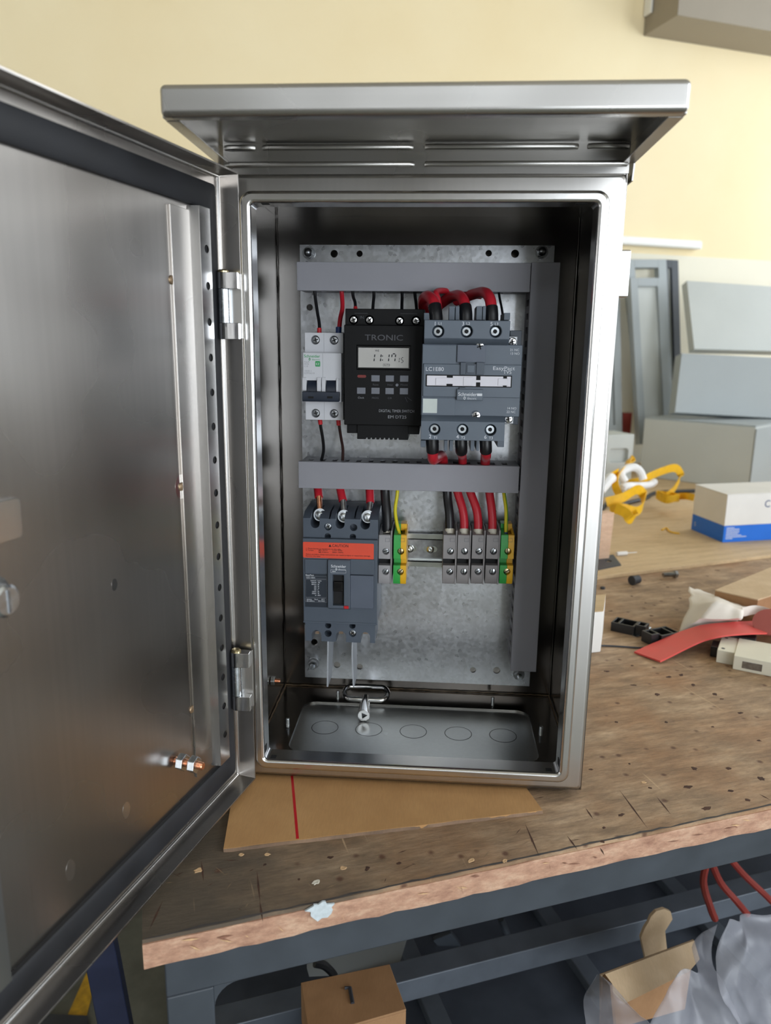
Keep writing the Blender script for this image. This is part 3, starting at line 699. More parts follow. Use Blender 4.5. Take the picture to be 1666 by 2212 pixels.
e = zB.r(240, 932, 302, 1000, YM); ezm = MB(); ezm.prism(rr(*e, 0.7), YM-0.1, YM); ez = build(ezm, 'green_mark', M['ink_green'], mcb)
text('EZ', (e[0]+e[1])/2, YM-0.1, e[2]+1.3, 2.1, M['ink_white'], ez, 'CENTER')
for k, tx in enumerate(('Easy9', 'MCB', 'C10', '10000 3', 'EZ9F56210')):
    q = zB.at(100, 950+28*k+(30 if k > 2 else 0), YM); text(tx, q.x, YM, q.z, 1.5, M['ink_grey'], mcb)

# ------------------------------------------------------------------ digital timer
YT = 76.0
tim = thing('digital_timer_switch', 'black digital timer switch with grey LCD showing 11:17', 'timer', (116, 115, 296))
zt_ = zB.r(615, 275, 1610, 480, YT+9); tb_ = zB.r(602, 478, 1590, 1742, YT)
X0, X1 = tb_[0], tb_[1]
ct = MB(); ts = [zB.at(x, y, YT+9) for x, y in ((720, 412), (920, 415), (1300, 425), (1507, 425))]
for q in ts: ct.cyl((q.x, YT, q.z), (q.x, YT+16, q.z), 3.9, n=18)
build(MB().box(X0, X1+0.5, YT+9, 148, tb_[3]-1, zt_[3]), 'terminal_cover', M['black'], tim, 0.6, cut=ct)
for q in ts: screw(tim, (q.x, YT+12, q.z), 3.4, 'chrome', 'cross', random.random())
for x0, x1, zz in ((735, 900, 330), (1310, 1520, 335)):
    a = zB.at(x0, zz, YT+9); b_ = zB.at(x1, zz, YT+9); build(MB().box(a.x, b_.x, YT+8.9, YT+9.02, a.z-.12, a.z+.12), 'print_line', M['ink_dim'], tim)
a = zB.at(800, 400, YT+9); text('IN', a.x, YT+9, a.z, 2.6, M['ink_dim'], tim)
fb = MB(); fb.box(X0, X1, YT, 120, tb_[2], tb_[3])
e = zB.r(780, 765, 1415, 1015, YT)
fbc = MB(); fbc.box(e[0]-1.5, e[1]+1.5, YT-3, YT+1.6, e[2]-1.5, e[3]+1.8)
face = build(fb, 'case', M['black'], tim, 1.2, 3, cut=fbc)
build(MB().box(X0+2, X1-2, YT+5, 148, tb_[2]-8, tb_[2]+1), 'lower_step', M['black'], tim, 0.6)
e2 = zB.r(770, 1740, 1410, 1915, YT+5)
cm = MB()
for k in range(8):
    xx = e2[0]+8+k*(e2[1]-e2[0]-14)/8; cm.box(xx, xx+1.4, YT-2, YT+40, e2[2]-2, e2[2]+1.6)
build(MB().box(e2[0], e2[1], YT+3, 140, e2[2], tb_[2]+2), 'vented_foot', M['black'], tim, 0.5, cut=cm)
build(MB().box(e[0]-1.3, e[1]+1.3, YT+1.0, YT+1.5, e[2]-1.3, e[3]+1.6), 'display_bezel', M['black_gloss'], tim, 0.3)
lcd = build(MB().box(e[0], e[1], YT+0.6, YT+1.2, e[2], e[3]), 'display', M['lcd'], tim, label='grey LCD panel')
def seg7(ch, x, z, w, h, t):
    on = {'1': 'bc', '7': 'fabc', '5': 'afgcd'}[ch]; mb = MB(); sl = 0.12
    def bar(x0, z0, x1, z1):
        if abs(x1-x0) > abs(z1-z0): P = [(x0+t*.6, z0-t/2), (x1-t*.6, z0-t/2), (x1-t*.6, z0+t/2), (x0+t*.6, z0+t/2)]
        else: P = [(x0-t/2, z0+t*.6), (x0+t/2, z0+t*.6), (x0+t/2, z1-t*.6), (x0-t/2, z1-t*.6)]
        mb.prism([(px+sl*(pz-z), pz) for px, pz in P], YT+0.5, YT+0.58)
    g = {'a': (x, z+h, x+w, z+h), 'g': (x, z+h/2, x+w, z+h/2), 'd': (x, z, x+w, z), 'b': (x+w, z+h/2, x+w, z+h), 'c': (x+w, z, x+w, z+h/2), 'f': (x, z+h/2, x, z+h), 'e': (x, z, x, z+h/2)}
    for s_ in on: bar(*g[s_])
    return mb
for ch, x0, x1, y0, y1 in (('1', 935, 978, 840, 940), ('1', 1015, 1058, 840, 940), ('1', 1118, 1160, 840, 940), ('7', 1195, 1240, 840, 940), ('1', 1270, 1292, 888, 950), ('5', 1318, 1342, 888, 950)):
    s_ = zB.r(x0, y0, x1, y1, YT+0.5); build(seg7(ch, s_[0], s_[2], s_[1]-s_[0], s_[3]-s_[2], 0.95 if y1 == 940 else 0.55), 'digit', M['lcd_ink'], lcd)
for yy in (868, 918):
    q = zB.at(1085, yy, YT+0.5); build(MB().box(q.x-.45, q.x+.45, YT+.5, YT+.58, q.z-.45, q.z+.45), 'colon_dot', M['lcd_ink'], lcd)
q = zB.at(992, 812, YT+.5); text('WE', q.x, YT+.58, q.z, 1.7, M['lcd_ink'], lcd, bold=0.02)
q = zB.at(1098, 990, YT+.5); text('AUTO', q.x, YT+.58, q.z, 1.5, M['lcd_ink'], lcd)
q = zB.r(1092, 965, 1175, 998, YT+.5)
bxm = MB(); bxm.loft([[(x, y, z) for x, z in rr(q[0]+o, q[1]-o, q[2]+o, q[3]-o, .4, 2)] for o, y in ((0, YT+.58), (0, YT+.5), (.16, YT+.5), (.16, YT+.58))], closed=True); build(bxm, 'auto_box', M['lcd_ink'], lcd)
for k, (x0, y0, x1, y1) in enumerate(((945, 1108, 1050, 1188), (1125, 1110, 1230, 1190), (1305, 1112, 1412, 1192), (765, 1263, 872, 1343), (945, 1265, 1050, 1345), (1122, 1268, 1228, 1347), (1303, 1270, 1408, 1350))):
    s_ = zB.r(x0, y0, x1, y1, YT); build(bx(MB(), s_, YT-1.0, YT+1), 'button', M['btn'], tim, 0.3)
s_ = zB.r(770, 1105, 880, 1140, YT); rd = MB(); rd.prism(rr(*s_, 1.2), YT-0.3, YT+.2); build(rd, 'indicator', M['ink_red'], tim)
s_ = zB.at(1268, 1232, YT); rd = MB(); rd.lathe((s_.x, YT, s_.z), (0, -1, 0), [(1.4, 0), (1.2, 0.6)], 14); build(rd, 'reset_button', M['btn'], tim)
for tx, x, y in (('Reset', 962, 1238), ('Hour', 1145, 1240), ('Minute', 1310, 1240), ('Clock', 775, 1402), ('PROG', 950, 1405), ('C/R', 1150, 1408)):
    q = zB.at(x, y, YT); text(tx, q.x, YT, q.z, 1.7, M['ink_grey'] if tx == 'Clock' else M['ink_dim'], tim)
q = zB.at(862, 668, YT); text('TRONIC', q.x, YT, q.z, 5.0, M['ink_dim'], tim, bold=0.03, width=33.5)
q = zB.at(1038, 1572, YT); text('DIGITAL TIMER SWITCH', q.x, YT, q.z, 2.5, M['ink_grey'], tim, width=31.5)
q = zB.at(1150, 1650, YT); text('EM DT25', q.x, YT, q.z, 2.7, M['ink_grey'], tim, width=16.5)
q = zB.at(1370, 1385, YT); a = zB.at(1400, 1450, YT); b_ = zB.at(1455, 1430, YT)
hm = MB(); hm.tube([(q.x, YT-.05, q.z), (a.x, YT-.05, a.z)], .18, 6, 0).tube([(q.x+1.5, YT-.05, q.z), (b_.x, YT-.05, b_.z)], .18, 6, 0); build(hm, 'hand_mark', M['ink_dim'], tim)

# ------------------------------------------------------------------ contactor
YC = 46.0
con = thing('contactor', 'large slate-grey three-pole contactor wired with thick red cables', 'contactor', (192, 100, 300))
mbod = zA.r(120, 740, 1305, 1600, YC); CX0, CX1, CZ0, CZ1 = mbod[0]-0.3, mbod[1], mbod[2], mbod[3]
build(MB().box(CX0, CX1, YC, 110, CZ0, CZ1), 'body', M['dev_grey'], con, 0.8)
build(MB().box(CX0+2, CX1-4, 105, 148, CZ0-12, CZ1+12), 'base', M['dev_grey_dk'], con, 0.8)
mp = zA.r(135, 980, 1310, 1372, YC-2); build(MB().box(mp[0], mp[1]-0.5, YC-2, YC+1, mp[2], mp[3]), 'mid_cover', M['dev_grey'], con, 0.5)
for a in (zA.r(128, 748, 530, 975, YC-1), zA.r(118, 1378, 515, 1600, YC-1)): build(bx(MB(), a, YC-1, YC+1), 'panel', M['dev_grey'], con, 0.4)
YS = 38.0
def shroud(r4, holes, zslope_top, cy):
    x0, x1, z0, z1 = r4; s_ = MB()
    if zslope_top: s_.prism([(96, z0), (YS+7, z0), (YS, z0+4.5), (YS, z1-0.3), (96, z1)], x0, x1, 'x')
    else: s_.prism([(96, z0), (YS, z0+0.3), (YS, z1-4.5), (YS+7, z1), (96, z1)], x0, x1, 'x')
    c_ = MB()
    for q in holes: c_.cyl((q.x, YS-4, q.z), (q.x, YS+12, q.z), 4.9, n=24)
    for q in cy: c_.cyl((q, 66, z0-3), (q, 66, z1+3), 6.2, n=20)
    return build(s_, 'terminal_shroud', M['dev_grey'], con, 0.7, cut=c_)
ht = [zA.at(x, 585, YS) for x in (313, 655, 1000)]; hb_ = [zA.at(x, y, YS) for x, y in ((270, 1757), (605, 1760), (940, 1765))]
shroud(zA.r(145, 447, 1172, 742, YS), ht, True, [])
shroud(zA.r(108, 1600, 1110, 1893, YS), hb_, False, [])
for q in ht+hb_:
    mb = MB(); mb.lathe((q.x, YS+9, q.z), (0, -1, 0), [(4.6, 0), (4.5, 3), (3.4, 4.2), (1.7, 4.2), (1.7, 2)], 20); so = build(mb, 'terminal_screw', M['zinc'], con)
    mb = MB(); mb.cyl((q.x, YS+7.5, q.z), (q.x, YS+4.3, q.z), 1.8, n=6); build(mb, 'hex_socket', M['black_hole'], so)
lab = zA.r(165, 1107, 1195, 1250, YC-2)
build(MB().box(lab[0], lab[1], YC-2.3, YC-1.9, lab[2], lab[3]), 'label_slot', M['black'], con, 0.2)
st_ = MB(); a0, a1, b0, b1 = lab[0]+1, lab[1]-1, lab[2]+.8, lab[3]-.8
st_.box(a0, a1, YC-3.2, YC-2.2, b0, b1); cs = MB()
for x0, x1 in ((415, 487), (768, 818), (1090, 1135)):
    n0, n1, _, _ = zA.r(x0, 1107, x1, 1250, YC-3)
    dp = 3.2 if x0 == 768 else 1.6
    cs.box(n0, n1, YC-5, YC, b1-dp, b1+2); cs.box(n0, n1, YC-5, YC, b0-2, b0+dp)
so = build(st_, 'marker_strip', M['strip_white'], con, 0.15, cut=cs)
for e in (zA.r(285, 1142, 415, 1226, YC-3), zA.r(615, 1130, 725, 1232, YC-3), zA.r(1028, 1150, 1150, 1232, YC-3)): build(bx(MB(), e, YC-3.9, YC-3), 'strip_tab', M['strip_white'], so, 0.3)
e = zA.r(542, 748, 880, 955, YC-2); build(bx(MB(), e, YC-2.4, YC), 'window_plate', M['mccb_light'], con, 0.3)
for e in (zA.r(580, 955, 645, 1104, YC-4), zA.r(565, 1254, 640, 1290, YC-4), zA.r(770, 955, 862, 1104, YC-4)): build(bx(MB(), e, YC-4.2, YC-1), 'latch_arm', M['dev_grey_dk'], con, 0.4)
e = zA.r(645, 975, 770, 1100, YC-3); build(bx(MB(), e, YC-3, YC-1), 'latch_frame', M['dev_grey_dk'], con, 0.3)
e = zA.r(660, 990, 748, 1078, YC-3.5); build(bx(MB(), e, YC-3.8, YC-2), 'latch_button', M['dev_grey'], con, 0.3)
e = zA.r(537, 1278, 850, 1410, YC-5); bp = build(bx(MB(), e, YC-5, YC-1), 'brand_plate', M['dev_grey'], con, 0.5)
q = zA.at(552, 1355, YC-5); brand(q.x, YC-5, q.z, 3.0, 15.6, M['ink_white'], bp)
e = zA.r(778, 1328, 840, 1358, YC-5); build(bx(MB(), e, YC-5.1, YC-5), 'white_bar', M['ink_white'], bp)
for x, y in ((812, 765), (768, 1590)): q = zA.at(x, y, YC-1); screw(con, (q.x, YC+0.5, q.z), 4.0, 'chrome', 'cross', 0.3)
for (x, y), (a, b_, c_, d_) in (((1200, 710), (1150, 645, 1260, 770)), ((1155, 1632), (1110, 1592, 1215, 1690))):
    e = zA.r(a, b_, c_, d_, 66); build(bx(MB(), e, 66, 110), 'auxiliary_terminal', M['zinc_dk'], con, 0.4)
    q = zA.at(x, y, 65); screw(con, (q.x, 66.5, q.z), 3.8, 'chrome', 'cross', 0.2)
e = zA.r(1170, 575, 1310, 775, 80); build(bx(MB(), e, 80, 130), 'side_block', M['dev_grey_dk'], con, 0.5)
e = zA.r(1205, 1592, 1270, 1700, 80); build(bx(MB(), e, 80, 130), 'side_block', M['dev_grey_dk'], con, 0.5)
for x0, x1 in ((443, 512), (520, 566), (770, 838), (845, 882), (1100, 1172), (145, 205)):
    e = zA.r(x0, 285 if x0 not in (1100, 145) else 365, x1, 450, 62); build(bx(MB(), e, 60, 100), 'phase_fin', M['dev_grey'], con, 0.3)
for x0, x1 in ((385, 425), (450, 490), (700, 745), (768, 802), (1020, 1100), (105, 165)):
    e = zA.r(x0, 1885, x1, 2010 if x0 not in (1020, 105) else 1965, 62); build(bx(MB(), e, 60, 100), 'phase_fin', M['dev_grey'], con, 0.3)
for tx, sm, x, y in (('1', 'L1', 262, 515), ('3', 'L2', 596, 515), ('5', 'L3', 935, 520), ('2', 'T1', 202, 1862), ('4', 'T2', 530, 1865), ('6', 'T3', 862, 1868)):
    q = zA.at(x, y, YS); text(tx, q.x, YS, q.z, 3.2, M['ink_white'], con)
    text(sm, q.x+3.6 if y < 1000 else q.x+4.0, YS, q.z+(0.5 if y < 1000 else -0.3), 2.3, M['ink_white'], con)
q = zA.at(162, 1056, YC-2); text('LC1E80', q.x, YC-2, q.z, 3.3, M['ink_white'], con, width=15)
q = zA.at(965, 1045, YC-2); text('EasyPact', q.x, YC-2, q.z, 3.0, M['ink_white'], con, width=18)
q = zA.at(1090, 1092, YC-2); text('TVS', q.x, YC-2, q.z, 3.0, M['ink_white'], con)
for tx, x, y in (('21 NC', 1172, 820), ('13 NO', 1172, 864), ('14 NO', 1135, 1517), ('22 NC', 1130, 1560)):
    q = zA.at(x, y, YC); text(tx, q.x, YC, q.z, 2.0, M['ink_white'], con)
e = zA.r(132, 1390, 302, 1560, YC-1); build(bx(MB(), e, YC-1.15, YC-1), 'sticker', M['sticker'], con)

# ------------------------------------------------------------------ moulded case breaker
YB = 97.0
mc = thing('moulded_case_breaker', 'slate-grey moulded case circuit breaker with an orange CAUTION label', 'circuit breaker', (76, 125, 90))
mX0, mX1 = PY(655, 1260, YB).x, PY(815, 1260, YB).x
zt0 = zC.at(600, 800, YB).z; zb0 = zD.at(700, 1150, YB).z
build(MB().box(mX0, mX1, YB, 154, zb0, zt0), 'case', M['mccb'], mc, 0.6)
# upper terminal block with three U slots
zu0, zu1 = zt0+0.1, zC.at(600, 520, YB+4).z
us = [(zC.at(a, 600, YB+4).x, zC.at(b_, 600, YB+4).x) for a, b_ in ((200, 325), (545, 670), (890, 1022))]
ub = MB(); ub.prism([(154, zu0), (YB+4, zu0), (YB+4, zu1), (YB+14, zu1+5), (154, zu1+7)], mX0, mX1, 'x')
cu_ = MB(); zub = zC.at(600, 655, YB+4).z
for a, b_ in us:
    cu_.box(a, b_, YB-4, YB+40, zub+(b_-a)/2, zu1+15); cu_.cyl(((a+b_)/2, YB-4, zub+(b_-a)/2), ((a+b_)/2, YB+40, zub+(b_-a)/2), (b_-a)/2, n=20)
hl = [(zC.at(x, y, YB+4), 3.6 if y < 700 else 3.1) for x, y in ((437, 630), (795, 638), (437, 760), (785, 768))]
for q, rr_ in hl: cu_.cyl((q.x, YB-4, q.z), (q.x, YB+14, q.z), rr_, n=18)
for a in (470, 815):
    q = zC.at(a, 480, YB+8); cu_.box(q.x-0.8, q.x+0.8, YB-2, YB+40, q.z-2, q.z+12)
build(ub, 'line_terminal_block', M['mccb'], mc, 0.5, cut=cu_)
screw(mc, (hl[0][0].x, YB+9, hl[0][0].z), 3.4, 'zinc', 'cross', 0.4)
# lower terminal block with U notches
lb_ = zD.r(155, 1172, 1345, 1475, YB+4); lm = MB(); lm.box(lb_[0], lb_[1], YB+4, 140, lb_[2], zb0)
cl = MB()
for a, b_ in ((265, 430), (680, 850), (1100, 1260)):
    xa, xb = zD.at(a, 1400, YB+4).x, zD.at(b_, 1400, YB+4).x; zz = zD.at(300, 1275, YB+4).z-(xb-xa)/2
    cl.box(xa, xb, YB, 145, lb_[2]-5, zz); cl.cyl(((xa+xb)/2, YB, zz), ((xa+xb)/2, 145, zz), (xb-xa)/2, n=20)
h2 = [(zD.at(x, y, YB+4), rr_) for x, y, rr_ in ((545, 1195, 3.1), (960, 1200, 3.1), (545, 1330, 3.6), (962, 1332, 3.6))]
for q, rr_ in h2: cl.cyl((q.x, YB, q.z), (q.x, YB+16, q.z), rr_, n=18)
build(lm, 'load_terminal_block', M['mccb'], mc, 0.5, cut=cl)
screw(mc, (h2[3][0].x, YB+8, h2[3][0].z), 3.4, 'zinc', 'cross', 0.7)
for a, b_ in ((300, 400), (720, 810), (1130, 1230)):
    q = zD.r(a, 1275, b_, 1330, 128); build(bx(MB(), q, 126, 139), 'terminal_clamp', M['chrome'], mc, 0.4)
build(MB().box(mX0-0.3, mX1+0.3, YB-0.6, YB+5, zb0-0.8, zb0+1.0), 'base_ridge', M['mccb'], mc, 0.4)
e = zC.r(95, 850, 1075, 1068, YB-0.3); og = MB(); og.prism(rr(*e, 1.2), YB-0.35, YB-0.02); og_ = build(og, 'caution_label', M['orange'], mc, label='orange CAUTION label')
q = zC.at(497, 905, YB-.4); text('CAUTION', q.x, YB-.36, q.z, 2.7, M['ink_black'], og_, bold=0.02, width=15.6)
q = zC.at(448, 905, YB-.4); tr = MB(); tr.prism([(q.x, q.z), (q.x+2.9, q.z), (q.x+1.45, q.z+2.6)], YB-.42, YB-.35); build(tr, 'warning_triangle', M['ink_black'], og_)
for tx, x, y, w_ in (('1. Phase barrier is mandatory on this side.', 133, 930, 34), ('2. Torque', 133, 953, 7.5), ('M5: 2N\u00b7m', 310, 955, 8.5), ('(15A..50A)', 500, 958, 9.5), ('M8: 5.5N\u00b7m', 310, 982, 9.5), ('(60A..100A)', 500, 984, 10.5),
                      ('Failure to follow these instructions can result in injury or equipment damage.', 133, 1010, 63), ('Remove this label', 133, 1034, 14)):
    q = zC.at(x, y, YB-.4); text(tx, q.x, YB-.36, q.z-0.3, 1.25, M['ink_black'], og_, bold=0.012, width=w_)
e = zD.r(537, 85, 918, 905, YB-5); cb = MB(); cb.prism([(YB+1, e[2]-3), (YB-4.5, e[2]), (YB-4.5, e[3]-3), (YB-2.5, e[3]), (YB+1, e[3])], e[0], e[1], 'x')
hs = zD.r(622, 335, 812, 855, YB-4.5); ch_ = MB(); ch_.box(hs[0], hs[1], YB-9, YB+.6, hs[2], hs[3])
nose = build(cb, 'nose', M['mccb'], mc, 0.5, cut=ch_)
build(MB().box(hs[0]+.2, hs[1]-.2, YB-.2, YB+.5, hs[2], hs[3]), 'handle_slot', M['black_hole'], nose)
hh = zD.r(625, 470, 808, 600, YB-4); build(MB().box(hh[0]+.6, hh[1]-.6, YB-4.0, YB, hh[2]-1, hh[3]+1), 'handle', M['black_gloss'], nose, 0.6)
e = zD.r(815, 860, 895, 908, YB-5); build(bx(MB(), e, YB-5.6, YB-4), 'trip_button', M['red_btn'], nose, 0.3)
e = zD.r(920, 345, 1320, 905, YB-3); build(bx(MB(), e, YB-3, YB+1), 'side_cover', M['mccb_light'], mc, 0.6)
e = zD.r(145, 70, 530, 315, YB-2); build(bx(MB(), e, YB-1.4, YB+1), 'side_cover', M['mccb'], mc, 0.5)
e = zD.r(920, 70, 1330, 330, YB-2); build(bx(MB(), e, YB-1.8, YB+1), 'side_cover', M['mccb'], mc, 0.5)
q = zD.at(592, 205, YB-5); brand(q.x, YB-4.5, q.z, 2.8, 14.6, M['ink_white'], nose)
def outline(r4, y, par, mat, th=0.16, rad=0.6):
    mb = MB(); x0, x1, z0, z1 = r4
    mb.loft([[(x, yy, z) for x, z in rr(x0+o, x1-o, z0+o, z1-o, rad, 3)] for o, yy in ((0, y-.06), (0, y+.04), (th, y+.04), (th, y-.06))], closed=True)
    return build(mb, 'print_frame', mat, par)
outline(zD.r(588, 243, 852, 298, YB-4.5), YB-4.5, nose, M['ink_white'])
q = zD.at(608, 280, YB-4.5); text('100A', q.x, YB-4.5, q.z, 1.3, M['ink_white'], nose, bold=.02)
e = zD.r(152, 322, 528, 880, YB-.8); nlab = build(bx(MB(), e, YB-.9, YB+.5), 'rating_label', M['mccb_black'], mc, 0.2)
q = zD.at(160, 345, YB-1); text('EasyPact', q.x, YB-.92, q.z, 1.7, M['ink_white'], nlab, bold=.02)
for rc in ((158, 355, 522, 397), (158, 408, 522, 715), (158, 728, 522, 795)): outline(zD.r(*rc, YB-.9), YB-.92, nlab, M['ink_grey'], 0.13)
q = zD.at(175, 387, YB-1); text('EZC100H', q.x, YB-.92, q.z, 1.5, M['ink_white'], nlab)
for k, (a, b_) in enumerate((('Ue(V)AC', 'Icu/Ics'), ('220/240', '100'), ('380/415', '30'), ('440', '20'), ('500', '10'), ('550', '5'), ('125DC', '20'), ('250DC', '20'), ('Ui', '690V'))):
    q = zD.at(345, 440+31*k, YB-1); text(a, q.x, YB-.92, q.z, 1.1, M['ink_white'], nlab, 'RIGHT', bold=.015)
    q = zD.at(365, 440+31*k, YB-1); text(b_, q.x, YB-.92, q.z, 1.1, M['ink_white'], nlab, bold=.015)
for tx, x, y in (('50/60Hz', 178, 757), ('Cat.A', 310, 757), ('40\u00b0C', 430, 757), ('IEC 60947-2', 178, 783), ('GB14048.2', 372, 783)):
    q = zD.at(x, y, YB-1); text(tx, q.x, YB-.92, q.z, 1.1, M['ink_white'], nlab, bold=.01)
for x, dx in ((709, -1.5), (762, 2.0)):
    a = PY(x, 1383, YB+6); b_ = PY(x+dx, 1484, YB+6)
    bm_ = MB(); P = [Vector((a.x, 0, a.z)), Vector((a.x-0.4, 0, a.z-18)), Vector((b_.x, 0, b_.z))]
    Q = smooth_path(P, 8); lo = [[(p.x-w_, y, p.z) for w_, y in ((-.7, YB+6), (.7, YB+6), (.7, 148-abs(p.z-a.z)*0.35), (-.7, 148-abs(p.z-a.z)*0.35))] for p in Q]
    bm_.loft(lo, True, True); build(bm_, 'phase_barrier', M['barrier'], mc)

# ------------------------------------------------------------------ terminal blocks
YK = 106.0
def terminal(px0, px1, label, colour, group=None):
    x0, x1 = PY(px0, 1205, YK).x, PY(px1, 1205, YK).x; zt1 = PY((px0+px1)/2, 1157, YK).z; zb1 = PY((px0+px1)/2, 1262, YK).z
    t_ = thing('terminal_block', label, 'terminal block', ((x0+x1)/2, 130, zb1), group)
    za, zb2 = PY(px0, 1207, YK).z, PY(px0, 1221, YK).z; xm_ = (x0+x1)/2+0.6
    def shell(a, b_, mat, nm):
        s_ = MB(); s_.prism([(148, zb1+1), (YK+3, zb1-0.5), (YK, zb1+4), (YK, zb2), (YK+9, zb2), (YK+9, za), (YK, za), (YK, zt1-7), (YK+2, zt1), (YK+30, zt1+4), (148, zt1+2)], a, b_, 'x')
        c_ = MB()
        for zc in (PY(px0, 1191, YK).z, PY(px0, 1235, YK).z): c_.cyl((xm_, YK-4, zc), (xm_, YK+9, zc), 3.3, n=16)
        c_.box(xm_-3.4, xm_+3.6, YK+5, YK+26, zt1-3, zt1+12)
        return build(s_, nm, mat, t_, 0.3, cut=c_)
    if colour == 'gy':
        shell(x0, xm_, M['green'], 'green_shell'); shell(xm_+.05, x1, M['yellow'], 'yellow_shell')
        build(MB().box(xm_-1, xm_+5, YK+20, 140, zt1, zt1+7), 'rear_tab', M['yellow'], t_, 0.3)
        build(MB().box(xm_-6, xm_-1, YK+20, 140, zt1, zt1+7), 'rear_tab', M['green'], t_, 0.3)
    else:
        shell(x0, x1-1.2, M['tb'] if colour == 'g' else M['tb_light'], 'shell')
        build(MB().box(x1-1.1, x1+0.3, YK+1, 148, zb1-0.5, zt1+5), 'end_wall', M['tb'], t_, 0.3)
        build(MB().box(x0+.2, x1-1.4, YK+8.4, YK+9.2, zb2, za), 'jumper_slot', M['black_hole'], t_)
    for zc in (PY(px0, 1191, YK).z, PY(px0, 1235, YK).z): screw(t_, (xm_, YK+4.5, zc), 3.0, 'zinc' if colour != 'gy' else 'brass', 'slot', random.uniform(0.4, 2.2))
    outline((xm_-.5, x1-2, zt1-6.2, zt1-2.6), YK, t_, M['mccb'], 0.15, .2)
    return t_, xm_, zt1
terminal(818, 846, 'pale grey terminal block beside the moulded case breaker', 'l')
terminal(850, 878, 'green and yellow earth terminal block beside the moulded case breaker', 'gy')
ords = ('leftmost grey terminal block, with the black cable, in the right-hand row', 'second grey terminal block in the right-hand row, under the leftmost red cable', 'third grey terminal block in the right-hand row, under the middle red cable', 'fourth grey terminal block in the right-hand row, next to the earth terminal')
for k, (a, b_) in enumerate(((957, 986), (988, 1016), (1019, 1047), (1050, 1079))): terminal(a, b_, ords[k], 'g', 'grey terminal blocks in the right-hand row')
terminal(1081, 1110, 'green and yellow earth terminal block beside the vertical duct', 'gy')

# ------------------------------------------------------------------ cables
def W3(*pts): return [PY(x, y, Y) for x, y, Y in pts]
def cable(label, mat, r, pts, ferr=None, sheath=None, group=None, stripe=None):
    P = W3(*pts); c0 = min(P, key=lambda p: p.z)
    t_ = thing('cable', label, 'cable', c0, group)
    build(MB().tube(P, r, 12, 6), 'insulation', M[mat], t_)
    if stripe:
        build(MB().tube([p+Vector((r*0.75, r*.1, 0)) for p in P], r*0.55, 8, 6), 'green_stripe', M['green'], t_)
    if ferr:
        fm, a, b_, fr_ = ferr; A = PY(*a); Bq = PY(*b_); build(MB().cyl(A, Bq, fr_, n=14), 'ferrule', M[fm], t_)
    if sheath:
        A, Bq, sr = sheath; zb_ = PY(*Bq).z; Q = smooth_path(P, 6); k_ = 2
        while k_ < len(Q) and (Q[k_].z-zb_)*(Q[0].z-zb_) > 0: k_ += 1
        build(MB().tube(Q[:k_+1], max(sr, r+0.7), 16, 0), 'heat_shrink', M['black_wire'], t_)
    return t_
cable('thin black wire into the top left of the white breaker', 'black_wire', 1.55, ((680, 618, 128), (681, 640, 128), (686, 675, 122), (690, 700, 116), (690, 722, 112)), ('red_fer', (690, 709, 113), (690, 722, 112), 2.1))
cable('red wire into the top right of the white breaker', 'red_wire', 2.1, ((737, 618, 128), (739, 640, 128), (740, 665, 122), (735, 690, 116), (732, 722, 112)), ('blue_fer', (732, 707, 113), (731.5, 722, 112), 2.8))
for k, (x0, x1, l) in enumerate(((763, 768, 'black wire with red ferrule into the timer, nearest the white breaker'), (808, 805, 'second thin black wire from the left into the timer top'), (869, 868, 'third thin black wire from the left into the timer top'), (897, 901, 'thin black wire into the timer top, nearest the contactor'))):
    cable(l, 'black_wire', 1.5, ((x0-1, 618, 128), (x0, 640, 127), ((x0+x1)/2+(2 if k == 0 else 0), 655, 122), (x1, 680, 112)), ('red_fer', (768, 664, 117), (768, 676, 113), 1.9) if k == 0 else None)
cable('thin black wire into the contactor coil terminal by the vertical duct', 'black_wire', 1.1, ((1078, 618, 125), (1079, 640, 122), (1084, 665, 110), (1088, 692, 96)), ('red_fer', (1087.5, 681, 101), (1088, 691, 97), 1.3))
cable('black wire from the bottom left of the white breaker into the middle duct', 'black_wire', 1.6, ((691, 903, 112), (693, 920, 114), (698, 950, 122), (699, 975, 130), (693, 1000, 134)), ('red_fer', (691.5, 906, 111), (692.5, 916, 112), 2.1))
cable('brown wire from the bottom right of the white breaker into the middle duct', 'brown_wire', 1.5, ((731, 903, 112), (733, 920, 114), (737, 945, 122), (741, 970, 130), (740, 1000, 134)), ('red_fer', (731, 906, 111), (732, 918, 112), 2.1))
gt = 'thick red cables looping into the contactor top'
cable('thick red cable looping left into contactor pole 1 L1', 'red_wire', 4.9, ((943, 694, 66), (941, 672, 68), (936, 650, 74), (924, 640, 88), (915, 648, 104), (916, 668, 120), (922, 690, 128)), None, ((943, 694, 66), (941, 663, 69), 5.6), gt)
cable('slim red cable crossing behind the contactor top', 'red_wire', 2.7, ((950, 668, 92), (946, 645, 92), (942, 632, 96), (958, 628, 112), (1000, 636, 128), (1040, 640, 132)), None, None)
cable('thick red cable curving into contactor pole 3 L2', 'red_wire', 4.7, ((1007, 694, 66), (1006, 670, 68), (1001, 648, 76), (989, 638, 92), (968, 645, 112), (945, 662, 126)), None, ((1007, 694, 66), (1006, 663, 69), 5.5), gt)
cable('thick red cable curving into contactor pole 5 L3', 'red_wire', 4.8, ((1063, 694, 66), (1062, 668, 68), (1058, 644, 74), (1046, 632, 88), (1022, 636, 112), (985, 650, 128)), None, ((1063, 694, 66), (1063, 664, 69), 5.5), gt)
gb = 'thick red cables leaving the contactor bottom'
